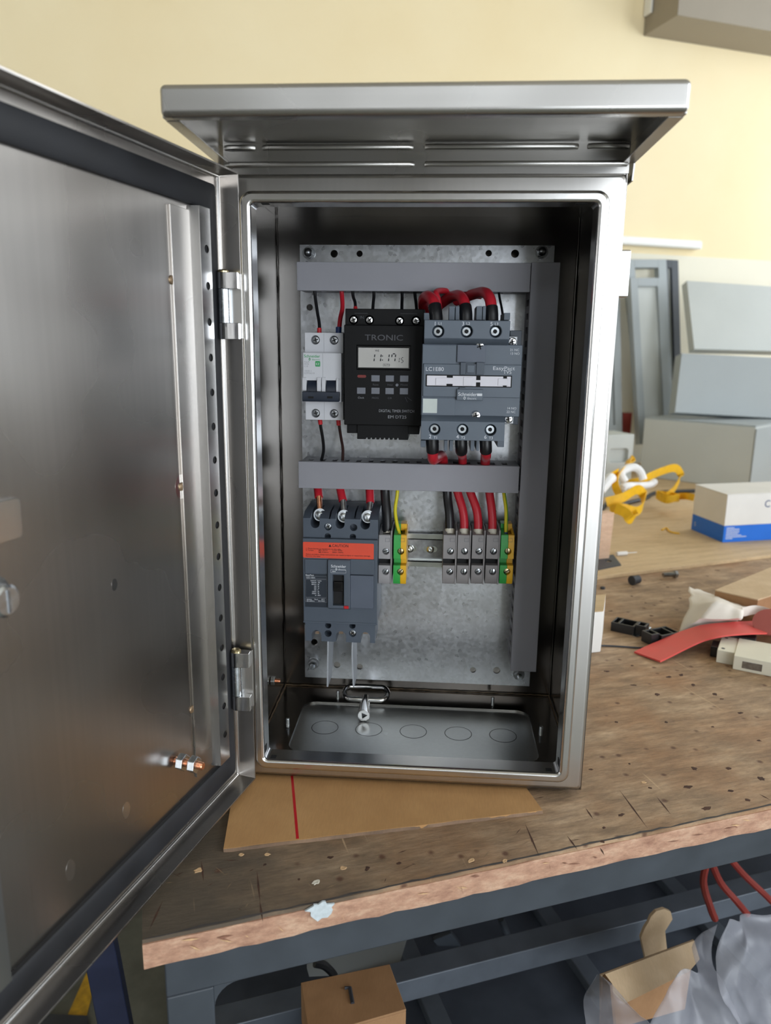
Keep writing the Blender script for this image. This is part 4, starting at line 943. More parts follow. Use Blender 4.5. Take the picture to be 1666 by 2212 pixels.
cable('thick red cable from contactor pole 2 T1 into the middle duct', 'red_wire', 4.9, ((934, 945, 66), (935, 975, 68), (936, 992, 78), (942, 990, 98), (955, 985, 122), (958, 1010, 134)), None, ((934, 945, 66), (935, 974, 68), 5.6), gb)
cable('thick red cable from contactor pole 4 T2 into the middle duct', 'red_wire', 4.2, ((996, 945, 66), (997, 972, 68), (998, 982, 84), (999, 984, 110), (1000, 1010, 130)), None, ((996, 945, 66), (997, 974, 68), 5.4), gb)
cable('thick red cable from contactor pole 6 T3 into the middle duct', 'red_wire', 4.7, ((1049, 945, 66), (1050, 975, 68), (1050, 986, 84), (1049, 988, 110), (1048, 1012, 130)), None, ((1049, 945, 66), (1050, 975, 68), 5.4), gb)
def lug_cable(label, pts, barrel, ringc):
    P = W3(*pts); t_ = thing('cable', label, 'cable', min(P, key=lambda p: p.z), 'red cables lugged onto the breaker')
    build(MB().tube(P, 4.2, 12, 5), 'insulation', M['red_wire'], t_)
    a, b_ = PY(*barrel[0]), PY(*barrel[1]); lg = MB(); lg.cyl(a, b_, 3.0, 2.6, n=14); lo = build(lg, 'lug', M['copper'] if barrel[2] else M['zinc_dk'], t_)
    q = PY(*ringc); fl_ = MB(); fl_.lathe(q+Vector((0, 2, 0)), (0, -1, 0.25), [(6.2, 0), (6.2, 1.6)], 24); build(fl_, 'lug_eye', M['zinc'], lo)
    sc = MB(); sc.lathe(q, (0, -1, 0.15), [(5.0, 0), (5.0, 1.2), (3.9, 1.4), (3.9, 4.2), (2.6, 5)], 20); build(sc, 'clamp_screw', M['zinc'], lo)
lug_cable('red cable lugged onto the left pole of the moulded case breaker', ((686, 1040, 132), (687, 1055, 130), (689, 1074, 124)), ((689, 1072, 124), (691, 1102, 118), 1), (691, 1113, 112))
lug_cable('red cable lugged onto the middle pole of the moulded case breaker', ((733, 1040, 132), (736, 1060, 130), (741, 1082, 124)), ((741, 1080, 124), (743, 1106, 118), 0), (743, 1116, 112))
lug_cable('red cable lugged onto the right pole of the moulded case breaker', ((799, 1040, 132), (799, 1060, 130), (800, 1086, 124)), ((800, 1084, 124), (797, 1108, 118), 0), (795, 1117, 112))
cable('thick black cable into the pale grey terminal beside the breaker', 'black_wire', 5.0, ((832, 1045, 132), (833, 1070, 130), (836, 1110, 124), (837, 1150, 120)), ('white_fer', (837, 1140, 121), (837.5, 1152, 119), 4.4))
cable('yellow wire into the earth terminal beside the breaker', 'yellow_wire', 1.75, ((860, 1045, 130), (858, 1070, 130), (854, 1100, 126), (857, 1128, 122), (864, 1156, 118)))
cable('thick black cable into the leftmost terminal of the right-hand row', 'black_wire', 4.5, ((966, 1045, 132), (967, 1075, 130), (971, 1110, 124), (972, 1150, 120)), ('white_fer', (972, 1143, 121), (972, 1154, 119), 4.9))
gr = 'red cables into the right-hand terminals'
cable('leftmost red cable into the right-hand terminal row', 'red_wire', 4.2, ((984, 1045, 132), (990, 1068, 130), (999, 1098, 125), (1003, 1125, 122), (1003, 1152, 119)), ('white_fer', (1003, 1143, 120), (1003, 1155, 118), 4.8), None, gr)
cable('middle red cable into the right-hand terminal row', 'red_wire', 4.2, ((1010, 1045, 132), (1018, 1068, 130), (1029, 1098, 125), (1033, 1125, 122), (1033, 1152, 119)), ('white_fer', (1033, 1144, 120), (1033, 1156, 118), 4.8), None, gr)
cable('rightmost red cable into the right-hand terminal row', 'red_wire', 4.2, ((1056, 1045, 132), (1058, 1068, 130), (1062, 1098, 125), (1064, 1125, 122), (1064, 1152, 119)), ('white_fer', (1064, 1144, 120), (1064, 1156, 118), 4.8), None, gr)
cable('green and yellow earth wire beside the vertical duct', 'yellow_wire', 1.6, ((1087, 1045, 132), (1089, 1070, 130), (1093, 1100, 125), (1093, 1130, 122), (1092, 1160, 119)), ('blue_fer', (1092.5, 1150, 120), (1092, 1157, 119), 2.3), None, None, True)

# ------------------------------------------------------------------ triangular socket key lying on the gland plate
key = thing('cabinet_key', 'chrome T-handled key with a triangular socket lying inside the enclosure', 'key', (97, 120, 0.4))
kb = MB(); sockf = Vector((98.5, 105, 6.8)); sb = Vector((97, 131, 6.6))
tri = [(1.0*3.4*math.cos(t), 3.4*math.sin(t)) for t in (0.1, 2.19, 4.28)]
build(MB().cyl(sockf, sb, 6.3, 5.6, n=24), 'socket', M['chrome'], key, 0.4, cut=MB().prism([(sockf.x+a, sockf.z+b_) for a, b_ in tri], sockf.y-3, sockf.y+10))
build(MB().cyl(sb-Vector((0, .5, 0)), sb+Vector((-.5, 16, 0.5)), 3.6, n=16), 'shank', M['chrome'], key, 0.3)
hp = []
for i in range(28):
    t = 2*PI*i/28; c_, s_ = math.cos(t), math.sin(t)
    hp.append((sb.x-0.5+15*(1 if c_ > 0 else -1)*abs(c_)**0.0001*1.0*(1 if abs(c_) > 1e-6 else 0)+8.5*c_, 152+9.0*s_, 9.0+3.2*s_) if True else None)
build(MB().tube(hp, 2.9, 12, 0, closed=True), 'handle_loop', M['chrome'], key)

# ------------------------------------------------------------------ workbench
ZBT = -5.0
bench = thing('workbench', 'worn plywood workbench with slate-painted steel frame under the enclosure', 'workbench', BO, rotz=BA)
BL, BDp = 1500.0, 744.0
tb2 = MB()
# slightly ragged top board: front edge nibbled
def top_board():
    mb = MB(); n = 90; fr_ = []; ba = []
    for i in range(n+1):
        s = BL*i/n; j = random.uniform(-0.7, 0.5)
        fr_.append((s, 1.2+j))
    loop = fr_+[(BL, BDp), (0, BDp)]
    loop[0] = (0.5, 1.5)
    mb.prism(loop, ZBT-3, ZBT, 'z'); return mb
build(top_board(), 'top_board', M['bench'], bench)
eb_ = MB(); n = 120
lo = []
for i in range(n+1):
    s = 0.4+(BL-0.4)*i/n; a = random.uniform(-.6, .6); b_ = random.uniform(-.9, .7)
    lo.append([(s, 0.2+a*.5, ZBT-2.9), (s, 0.0+b_*.6, ZBT-12), (s, 0.5+a*.5, ZBT-21.5+a), (s, 30, ZBT-21.5), (s, 30, ZBT-2.9)])
eb_.loft(lo, True, True); build(eb_, 'edge_strip', M['edge_wood'], bench, label='pinkish splintered plywood edge')
build(MB().box(0.8, BL, 30, BDp, ZBT-21, ZBT-3.05), 'core_board', M['edge_wood'], bench)
el_ = []
for i in range(161): el_.append((2+(BL-2)*i/160, 1.6+random.uniform(-.5, .6)))
el2 = [(s, t+1.5+random.uniform(-.7, .9)) for s, t in reversed(el_)]
build(MB().prism(el_+el2, ZBT-0.02, ZBT+0.08, 'z'), 'edge_line', M['edge_grime'], bench)
for k in range(34):
    s0 = random.uniform(4, 520); z0 = ZBT-random.uniform(4, 12); L_ = random.uniform(4, 15); a_ = random.uniform(-1.3, 1.3) if k % 3 else random.uniform(1.3, 1.8)
    dx, dz = math.cos(a_)*L_*(.6 if k % 3 == 0 else 1), -abs(math.sin(a_)*L_)*.6; w_ = random.uniform(.35, .9)
    build(MB().add([(s0, -.75, z0), (s0+dx*.5, -.8, z0+dz*.5+w_), (s0+dx, -.75, z0+dz), (s0+dx*.5, -.8, z0+dz*.5-w_)], [(0, 1, 2, 3)]), 'splinter', M['chip'] if k % 2 else M['splinter_dk'], bench)
for k in range(60):
    s0, t0 = random.uniform(5, 330), random.uniform(6, 78); L_ = random.uniform(3, 14); a_ = random.gauss(0.1, .5); w_ = random.uniform(.2, .55)
    dx, dy = math.cos(a_)*L_, math.sin(a_)*L_
    build(MB().add([(s0, t0, ZBT+.03), (s0+dx*.5-dy*.03, t0+dy*.5+w_, ZBT+.05), (s0+dx, t0+dy, ZBT+.03), (s0+dx*.5, t0+dy*.5-w_, ZBT+.05)], [(0, 1, 2, 3)]), 'scratch', M['scuff'] if k % 3 else M['pit'], bench)
def beam(a0, a1, b0, b1, z0, z1, nm='frame_rail', mat='frame'): return build(MB().box(a0, a1, b0, b1, z0, z1), nm, M[mat], bench, 1.5, 2)
ZR1, ZR0 = -26.6, -59.0
beam(13, BL, 6, 38, ZR0, ZR1); beam(13, BL, 555, 590, ZR0, ZR1); beam(13, 45, 38, 555, ZR0, ZR1)
for s0 in (13, 1440):
    for t0 in (6, 558):
        beam(s0, s0+32, t0, t0+32, ZF, ZR0-0.1, 'leg')
gs = MB(); gs.prism([(45, ZR0+0.2), (63, ZR0+0.2)]+[(63-18*math.sin(math.radians(a)), ZR0-18+18*math.cos(math.radians(a))) for a in range(0, 91, 15)]+[(45, ZR0-18)], 7, 37, 'y')
build(gs, 'corner_gusset', M['frame'], bench)
beam(45, 1440, 290, 322, -425, -393, 'shelf_rail', 'rail_lit'); beam(45, 1440, 560, 588, -480, -450, 'shelf_rail', 'rail_lit')
beam(45, 1440, 10, 34, -520, -492, 'shelf_rail', 'frame_dk')
build(MB().box(45, 1440, 36, 556, -498, -494), 'shelf_sheet', M['frame_dk'], bench)
for s in (330, 560, 790): beam(s, s+26, 34, 556, -493.9, -478, 'shelf_cross_bar', 'rail_lit')
# dents, screw stubs, plugs and paint on the top
def on_bench(x, y): return SZ(x, y, ZBT)
for k, (x, y, r_, kind) in enumerate(((521, 1846, 2.2, 'chip'), (577, 1846, 2.0, 'chip'), (429, 1880, 3.2, 'chip'), (741, 1875, 2.4, 'chip'), (683, 1906, 2.6, 'paint'), (1018, 1859, 2.2, 'chip'), (1090, 1860, 2.2, 'chip'),
        (793, 1876, 2.2, 'pit'), (862, 1865, 2.0, 'pit'), (572, 1868, 1.3, 'pit'), (646, 1900, 1.4, 'pit'), (713, 1852, 2.2, 'pit'), (1302, 1818, 2.6, 'pit'), (1305, 1788, 2.0, 'pit'), (1343, 1760, 2.4, 'pit'), (1487, 1700, 3.2, 'pit'), (1527, 1746, 3.6, 'pit'), (1615, 1728, 3.4, 'pit'), (1500, 1660, 3.4, 'pit'), (1645, 1682, 4.2, 'pit'), (1574, 1660, 3.0, 'pit'), (1578, 1708, 2.6, 'pit'),
        (1277, 1662, 1.8, 'pit'), (1390, 1690, 2.6, 'chip'), (1360, 1650, 1.6, 'pit'), (1405, 1702, 1.8, 'pit'), (1332, 1560, 2.4, 'pit'), (1440, 1560, 2.6, 'pit'), (1540, 1570, 2.2, 'pit'), (1600, 1540, 3.0, 'pit'), (1640, 1600, 2.8, 'pit'), (1310, 1450, 3.0, 'pit'), (1445, 1462, 3.2, 'pit'), (1472, 1458, 3.4, 'pit'), (1498, 1480, 3.2, 'pit'), (1370, 1480, 2.6, 'pit'), (1366, 1438, 2.4, 'pit'), (1545, 1500, 3.2, 'pit'), (1365, 1288, 3.0, 'pit'), (1443, 1268, 3.2, 'pit'), (1407, 1330, 3.2, 'pit'), (1395, 1302, 2.6, 'pit'), (1470, 1292, 3.0, 'pit'), (1320, 1320, 2.6, 'pit'), (1550, 1232, 3.6, 'pit'), (1560, 1510, 2.2, 'pit'), (1420, 1500, 3.4, 'pit'))):
    q = on_bench(x, y); mb = MB(); n_ = 12; el = random.uniform(1.0, 1.9); ra = random.uniform(-.5, .9); r_ *= 0.72 if kind == 'pit' else 0.8
    lo = []; jit = [1+random.uniform(-.32, .32) for _ in range(n_)]
    for rad, h in ((1.0, 0.0), (0.82, 0.35 if kind != 'pit' else 0.12), (0.35, 0.1)):
        ring_ = []
        for i in range(n_):
            ex, ey = r_*rad*jit[i]*el*math.cos(2*PI*i/n_), r_*rad*jit[i]*math.sin(2*PI*i/n_)
            ring_.append((q.x+ex*math.cos(ra)-ey*math.sin(ra), q.y+ex*math.sin(ra)+ey*math.cos(ra), ZBT+h+0.02))
        lo.append(ring_)
    mb.loft(lo, False, True); build(mb, {'pit': 'nail_hole', 'chip': 'wood_chip', 'paint': 'screw_plug'}[kind], M[{'pit': 'pit', 'chip': 'chip', 'paint': 'white_fer'}[kind]], bench)
for x0, y0, x1, y1 in ((555, 1880, 562, 1950), (561, 1945, 568, 1992), (435, 1860, 440, 1905), (352, 1945, 322, 2010), (1134, 1778, 1166, 1852), (1338, 1706, 1400, 1790), (1418, 1720, 1450, 1760), (1225, 1805, 1248, 1836), (1265, 1745, 1282, 1770), (1296, 1830, 1306, 1848), (1640, 1715, 1664, 1728)):
    a, b_ = on_bench(x0, y0), on_bench(x1, y1); d = (b_-a).normalized(); w_ = Vector((-d.y, d.x, 0))*0.8
    mb = MB(); m_ = (a+b_)/2; mb.add([a+Vector((0, 0, .05)), m_+w_+Vector((0, 0, .08)), b_+Vector((0, 0, .05)), m_-w_+Vector((0, 0, .08))], [(0, 1, 2, 3)]); build(mb, 'gouge', M['pit'], bench)
q = STt(692, 1965, -0.8); mb = MB()
mb.prism([(q.x+9*(1+random.uniform(-.35, .3))*math.cos(2*PI*i/18), q.z+7*(1+random.uniform(-.35, .3))*math.sin(2*PI*i/18)) for i in range(18)], -1.2, 0.2); build(mb, 'paint_spot', M['paint_spot'], bench)

# pale plywood on the second bench behind
b2 = thing('plywood_bench', 'pale plywood bench top behind the enclosure carrying boxes and straps', 'workbench', BO, rotz=BA)
build(MB().prism([(-400, 604), (700, 598), (1500, 662), (2300, 720), (2300, 1700), (-400, 1700)], ZBT+0.05, 1.0, 'z'), 'plywood_sheet', M['ply'], b2, 0.5)
build(MB().box(-380, 2280, 760, 800, -90, ZBT), 'frame_rail', M['frame_dk'], b2); build(MB().box(-380, 2280, 1640, 1680, -90, ZBT), 'frame_rail', M['frame_dk'], b2)
for s in (-370, 900, 2240):
    for t in (762, 1642): build(MB().box(s, s+36, t, t+36, ZF, -90.1), 'leg', M['frame_dk'], b2)

# brown board under the enclosure
cbp = [PZ(483, 1841, ZBT), PZ(1172, 1757, ZBT), PZ(1120, 1685, ZBT), Vector((285, 150, ZBT)), Vector((-20, 120, ZBT)), PZ(500, 1740, ZBT)]
poly = []
for i, (a, b_) in enumerate(zip(cbp, cbp[1:]+cbp[:1])):
    k = 24 if i == 0 else 4
    for j in range(k): p = a.lerp(b_, j/k); poly.append((p.x, p.y+(random.uniform(-.5, .5) if i == 0 and j else 0)))
brd = thing('brown_board', 'brown hardboard sheet with a red line lying under the enclosure', 'board', (150, 30, ZBT))
build(MB().prism(poly, ZBT+0.15, -2.0, 'z'), 'sheet', M['mdf'], brd)
edp = [PZ(483, 1841, ZBT), PZ(1172, 1757, ZBT)]
em = MB(); d_ = (edp[1]-edp[0]); nrm = Vector((d_.y, -d_.x, 0)).normalized()
lo = []
for i in range(41):
    p = edp[0].lerp(edp[1], i/40); k = random.uniform(.2, 1.2); lo.append([p+nrm*k+Vector((0, 0, .1)), p+nrm*(k*.3)+Vector((0, 0, 2.7)), p-nrm*1.5+Vector((0, 0, 2.9)), p-nrm*1.5+Vector((0, 0, .1))])
em.loft(lo, True, True); build(em, 'torn_edge', M['card_edge'], brd)
a, b_ = PZ(643, 1812, -2), PZ(630, 1665, -2); dl = (b_-a).normalized(); w_ = Vector((-dl.y, dl.x, 0))*1.1; b_ = b_+dl*10
build(MB().add([a-w_+Vector((0, 0, .06)), a+w_+Vector((0, 0, .06)), b_+w_+Vector((0, 0, .06)), b_-w_+Vector((0, 0, .06))], [(0, 1, 2, 3)]), 'red_line', M['red_btn'], brd)

# ------------------------------------------------------------------ clutter on the bench, right
def solo(mb, name, mat, label, cat, group=None, bevel=0, kind=None, **k):
    o = build(mb, name, M[mat], None, bevel, **k); return tag(o, label, cat, group, kind)
def bpoly(*st): return [(B(s, t, 0).x, B(s, t, 0).y) for s, t in st]
# white box corner just showing beside the enclosure
q0, q1 = PZ(1297, 1409, ZBT), PZ(1250, 1414, ZBT)
hx = PT(1299, 1320, ST(q0).y).z
wb_ = thing('white_box', 'small white box half hidden behind the enclosure right edge', 'box', q0)
wbm = MB(); dv = Vector((0.25, 0.97, 0)); du = (q1-q0).normalized()
pts = [q0, q0+du*60, q0+du*60+dv*70, q0+dv*70]
wbm.hexa([Vector((p.x, p.y, ZBT+.1)) for p in pts]+[Vector((p.x, p.y, hx-1)) for p in pts]); build(wbm, 'carton', M['carton_white'], wb_, 1.2)
wbl = MB(); wbl.hexa([Vector((p.x, p.y, hx-.9)) for p in pts]+[Vector((p.x, p.y, hx)) for p in pts]); build(wbl, 'wooden_lid', M['ply'], wb_, 0.3)

def clip(cx, cy, rot, label, tilt=0.0):
    t_ = thing('rail_clip', label, 'plastic clip', PZ(cx, cy, ZBT), 'black plastic rail clips')
    R_ = Matrix.Rotation(rot, 3, 'Z'); base = PZ(cx, cy, ZBT)
    def put(mb): 
        for i, p in enumerate(mb.v): mb.v[i] = R_ @ p + base
        return mb
    c_ = MB().box(-14, 14, -11, 11, 3, 40); c_.box(-20, -6, -8, 8, 9, 40)
    build(put(MB().box(-16, 16, -13, 13, 0.1, 13)), 'housing', M['bakelite'], t_, 0.6, cut=put(MB().box(-13, 5, -10, 10, 4, 30).box(8, 14, -10, 10, 4, 30)))
    build(put(MB().box(-30, -15.8, -9, 9, 0.1, 15)), 'clamp', M['bakelite'], t_, 0.6, cut=put(MB().box(-27, -19, -6, 6, 4, 30)))
    m2 = MB(); m2.cyl((-23, 0, 4), (-23, 0, 11), 4, n=14); build(put(m2), 'screw', M['zinc_dk'], t_)
clip(1350, 1362, 2.6, 'black plastic rail clip beside the white box')
clip(1432, 1382, 0.5, 'black plastic rail clip touching the red strip')
q = PZ(1373, 1373, ZBT); mb = MB(); mb.lathe(q+Vector((0, 0, .1)), (0.1, -.1, 1), [(5.5, 0), (5.5, 1.2), (2.2, 1.2), (2.2, 0.2)], 18); solo(mb, 'washer', 'zinc', 'small zinc washer between the two black clips', 'washer')
def bolt_thing(px, py, L, r_, ang, label, mat='zinc'):
    q = PZ(px, py, ZBT)+Vector((0, 0, r_*1.5)); d = Vector((math.cos(ang), math.sin(ang), 0))
    t_ = thing('bolt', label, 'bolt', PZ(px, py, ZBT))
    prof = []
    for i in range(int(L/1.2)): prof += [(r_, i*1.2), (r_*.85, i*1.2+.6)]
    m2 = MB(); m2.lathe(q, d, prof, 12); build(m2, 'thread', M[mat], t_)
    m2 = MB(); m2.cyl(q-d*r_*1.2, q, r_*1.55, n=6); build(m2, 'head', M[mat], t_, 0.3)
bolt_thing(1396, 1366, 14, 2.2, 0.9, 'short zinc screw lying between the black clips')
bolt_thing(1456, 1248, 22, 4.2, 3.4, 'steel hex bolt lying near the plywood edge', 'zinc_dk')
q = PZ(1364, 1264, ZBT); d = Vector((.8, .55, 0)); mb = MB(); mb.lathe(q+Vector((0, 0, 8)), d, [(8, 0), (8, 4), (7, 4.5), (7, 16), (5, 17)], 18); solo(mb, 'rubber_grommet', 'dark_grey', 'dark rubber grommet lying left of the hex bolt', 'grommet')
q = PZ(1302, 1272, ZBT); mb = MB(); mb.lathe(q, (0, 0, 1), [(4, 0.1), (4, 3), (2, 4)], 12); solo(mb, 'rubber_plug', 'dark_grey', 'tiny dark cap beside the enclosure edge', 'cap')
P = [PZ(x, y, ZBT)+Vector((0, 0, 1.4)) for x, y in ((1290, 1397), (1310, 1397), (1345, 1399), (1375, 1401), (1400, 1401))]
solo(MB().tube(P, 1.2, 8, 5), 'loose_wire', 'dark_grey', 'thin dark wire lying along the bench behind the red strip', 'wire')
# red flat sleeve
def plift(x, y, h): 
    p = PZ(x, y, ZBT); d = (CAM-p); return p+d*(h/d.z)
P = [plift(1398, 1419, 2.2), plift(1445, 1397, 7), plift(1500, 1373, 16), plift(1545, 1362, 24), plift(1600, 1357, 26), plift(1650, 1355, 20), plift(1720, 1350, 10)]
rb = MB(); wdir = (PZ(1385, 1405, ZBT)-PZ(1412, 1430, ZBT)).normalized(); rb.ribbon(P, 40, 2.2, wdir, 6); solo(rb, 'flat_sleeve', 'red_flat', 'flat red heat-shrink sleeve lying across the bench', 'sleeve')
rd_ = MB(); p = plift(1662, 1345, 32); rd_.lathe(p, (-0.4, -0.5, 0.75), [(20, 0), (20, 2.5)], 28); solo(rd_, 'red_disc', 'red_dull', 'dull red disc leaning on the red sleeve', 'disc')
# tissue
def sheet_from(pxs, nu, nv, wob, name, mat, label, cat, solid=0.4):
    A = [[plift(*c) for c in row] for row in pxs]; R_, Cn = len(A), len(A[0])
    def fn(u, v):
        x = u*(Cn-1); y = v*(R_-1); i = min(int(x), Cn-2); j = min(int(y), R_-2); fx, fy = x-i, y-j
        p = A[j][i]*(1-fx)*(1-fy)+A[j][i+1]*fx*(1-fy)+A[j+1][i]*(1-fx)*fy+A[j+1][i+1]*fx*fy
        return p+Vector((noise.noise(p*0.03), noise.noise(p*0.03+Vector((9, 0, 0))), abs(noise.noise(p*0.04))))*wob
    mb = MB().grid(fn, nu, nv); o = build(mb, name, M[mat], None, solid=solid, smooth=70); return tag(o, label, cat)
sheet_from([[(1492, 1270, 26), (1540, 1284, 30), (1615, 1308, 30)], [(1488, 1312, 34), (1550, 1300, 52), (1612, 1325, 40)], [(1468, 1371, 2), (1510, 1340, 30), (1605, 1338, 36)], [(1466, 1374, 1), (1540, 1362, 4), (1590, 1348, 10)]], 16, 14, 5, 'tissue_paper', 'paper', 'crumpled white tissue paper beside the cardboard carton', 'paper')
P = [plift(1605, 1322, 38), plift(1640, 1318, 40), plift(1690, 1340, 34), plift(1720, 1380, 20)]
solo(MB().ribbon(P, 12, .8, (0, .3, 1), 6), 'paper_strip', 'paper', 'thin white paper strip curling off the tissue', 'paper')
# cardboard carton lying at right
ct_ = thing('cardboard_carton', 'brown cardboard carton behind the white tissue at the right edge', 'carton', PZ(1640, 1345, ZBT))
zt = 42
c_ = [PZ(1545, 1274, zt), PZ(1638, 1295, zt), PZ(1780, 1250, zt), PZ(1690, 1215, zt)]
cm = MB(); cm.hexa([Vector((p.x, p.y, ZBT+.1)) for p in c_]+[Vector((p.x, p.y, zt-2)) for p in c_]); build(cm, 'carton_body', M['card'], ct_, 0.6)
cm = MB(); cm.hexa([Vector((p.x, p.y, zt-1.9)) for p in c_]+[Vector((p.x, p.y, zt)) for p in c_]); build(cm, 'lid', M['card_pale'], ct_, 0.5)
# ivory breaker lying on its back
ib = thing('loose_breaker', 'ivory plastic breaker lying on the bench at the right edge', 'circuit breaker', PZ(1590, 1452, ZBT))
g0 = PZ(1546, 1433, ZBT); gx = (PZ(1660, 1466, ZBT)-PZ(1590, 1452, ZBT)).normalized(); gy = Vector((-gx.y, gx.x, 0))
def L(a, b_, z): return g0+gx*a+gy*b_+Vector((0, 0, z))
def lbox(a0, a1, b0, b1, z0, z1): return MB().hexa([L(a, b_, ZBT*0+z) for z in (z0, z1) for a, b_ in ((a0, b0), (a1, b0), (a1, b1), (a0, b1))])
build(lbox(0, 22, 4, 60, .1, 17), 'end_block', M['ivory_pl'], ib, 0.8); build(lbox(20, 95, -8, 58, .1, 18), 'case', M['ivory_pl'], ib, 0.8)
build(lbox(30, 52, -8.4, -7.5, 4, 13), 'terminal_opening', M['zinc_dk'], ib, 0.3); build(lbox(65, 68, -8.4, -7.5, 2, 16), 'seam', M['dark_grey'], ib)
for a, b_ in ((6, 12), (6, 52), (70, 6), (70, 50)): m2 = MB(); m2.lathe(L(a, b_, 17.9 if a > 20 else 16.9), (0, 0, 1), [(2.4, 0), (2.2, .25)], 12); build(m2, 'rivet', M['dark_grey'], ib)
build(lbox(-9, 1, 20, 44, .1, 14), 'toggle', M['bakelite'], ib, 1); build(lbox(2, 40, 58, 76, .1, 20), 'rail_foot', M['bakelite'], ib, 1)

# ------------------------------------------------------------------ on the plywood bench
def boxthing(name, cat, label, mats, zb, corners, zt):
    t_ = thing(name, label, cat, corners[0])
    mb = MB(); mb.hexa([Vector((p.x, p.y, zb)) for p in corners]+[Vector((p.x, p.y, zt)) for p in corners]); return t_, build(mb, 'carton_body', mats, t_, 1.0)
c0, c1, c2 = PZ(1561, 1172, 1), PZ(1490, 1142, 1), PZ(1666, 1166, 1)
e1 = c1-c0; e2 = (c2-c0).normalized()*210; e1 = e1.normalized()*112
bb = thing('blue_white_carton', 'white carton with a broad blue band on the plywood bench', 'carton', c0)
cor = [c0, c0+e2, c0+e2+e1, c0+e1]
def lev(z): return [Vector((p.x, p.y, z)) for p in cor]
build(MB().hexa(lev(1.1)+lev(35)), 'blue_band', M['carton_blue'], bb, 0.4); build(MB().hexa(lev(35.05)+lev(98)), 'carton_body', M['carton_white'], bb, 0.8)
def grow(z, g): c = sum(cor, Vector())/4; return [Vector((c.x+(p.x-c.x)*g, c.y+(p.y-c.y)*g, z)) for p in cor]
build(MB().hexa(grow(98.05, 1.01)+grow(99.5, 1.01)), 'lid_flap', M['carton_white'], bb, 0.4)
rx = e2.normalized(); nf = Vector((rx.y, -rx.x, 0))
Rt = Matrix((rx, Vector((0, 0, 1)), nf)).transposed()
for k, w_ in enumerate((18, 30, 30, 30, 28, 36, 48, 16)):
    p = c0+rx*6+nf*0.3; build(MB().hexa([Vector((p.x, p.y, 30-k*3.2))+rx*a+nf*n_+Vector((0, 0, z)) for z in (0, 1.3) for a, n_ in ((0, 0), (w_, 0), (w_, -.3), (0, -.3))]), 'print_line', M['ink_white'], bb)
p = c0+rx*88+nf*.3+Vector((0, 0, 76)); text('C', p.x, p.y, p.z-7, 15, M['blue_fer'], bb, rot=Rt)
le = (c0-c1).normalized(); ln = Vector((le.y, -le.x, 0)); Rl = Matrix((le, Vector((0, 0, 1)), ln)).transposed()
p = c0+e1+le*10+ln*.3; text('S', p.x, p.y, p.z+11, 9, M['ink_white'], bb, rot=Rl)

# timber block and grey bracket just right of the enclosure
q = PZ(1318, 1215, 1); tbk = thing('wood_block', 'upright pinkish wood block standing behind the enclosure right edge', 'wood block', q)
tm = MB(); aa = PZ(1316, 1208, 1); du = BU*-1; zz = PT(1332, 1108, ST(aa).y).z
pts = [aa, aa+BU*-90, aa+BU*-90+BN*22, aa+BN*22]; top = [Vector((p.x+4, p.y+3, zz)) for p in pts]
tm.hexa([Vector((p.x, p.y, 1.1)) for p in pts]+top); build(tm, 'block', M['block_wood'], tbk, 0.8)
q = [PZ(x, y, 1) for x, y in ((1292, 1232), (1342, 1222), (1325, 1200), (1285, 1206))]
mb = MB(); mb.hexa([Vector((p.x, p.y, 1.05)) for p in q]+[Vector((p.x, p.y, 3.2)) for p in q]); h_ = PZ(1315, 1213, 2)
solo(mb, 'slotted_bracket', 'frame', 'flat grey slotted bracket at the foot of the wood block', 'bracket', cut=MB().cyl(h_-Vector((0, 0, 9)), h_+Vector((0, 0, 9)), 6, n=16))
q = PZ(1332, 1201, 1); mb = MB(); mb.lathe(q+Vector((0, 0, 4)), BU, [(3.6, 0), (4, 3), (4, 22), (1, 24), (.8, 44)], 12); solo(mb, 'wire_connector', 'carton_white', 'tiny white connector lying beside the grey bracket', 'connector')
P = [PZ(x, y, 1)+Vector((0, 0, 1.5)) for x, y in ((1430, 1146), (1440, 1142), (1448, 1150), (1468, 1154))]; solo(MB().tube(P, 1.6, 8, 5), 'wire_scrap', 'strap', 'tiny yellow wire scrap on the plywood left of the carton', 'wire')

# yellow strap tangle and white rope
sg = 'loops of yellow strap behind the enclosure'
def strap(label, pts, w=17, up=(0, 0, 1)):
    P = [PT(x, y, t) for x, y, t in pts]; return solo(MB().ribbon(P, w, 1.6, up, 7), 'strap', 'strap', label, 'strap', sg)
strap('large open loop of yellow strap in front of the big grey cabinet', ((1352, 1046, 1020), (1385, 1040, 1000), (1402, 1030, 1010), (1430, 1018, 1040), (1458, 1011, 1060), (1470, 1024, 1070), (1464, 1045, 1060), (1452, 1062, 1040), (1438, 1072, 1010)), 20, (0.15, 0, 1))
strap('folded yellow strap pile below the large loop', ((1420, 1066, 990), (1442, 1076, 960), (1468, 1076, 980), (1450, 1070, 1030), (1418, 1068, 1010), (1440, 1080, 955), (1466, 1074, 965)), 16, (0, 0, 1))
strap('yellow strap end poking out left of the white carton', ((1468, 1072, 1010), (1485, 1072, 960), (1500, 1075, 940)), 16, (0, .5, 1))
strap('twisted yellow strap loop nearest the enclosure', ((1310, 1085, 860), (1345, 1075, 850), (1375, 1058, 860), (1388, 1065, 870), (1390, 1090, 850), (1375, 1105, 830), (1345, 1098, 830), (1318, 1102, 850)), 20, (.2, .1, 1))
strap('yellow strap tail hanging over the wood block', ((1330, 1098, 830), (1352, 1108, 810), (1362, 1122, 800), (1372, 1118, 810), (1366, 1106, 820)), 20, (.5, 0, 1))
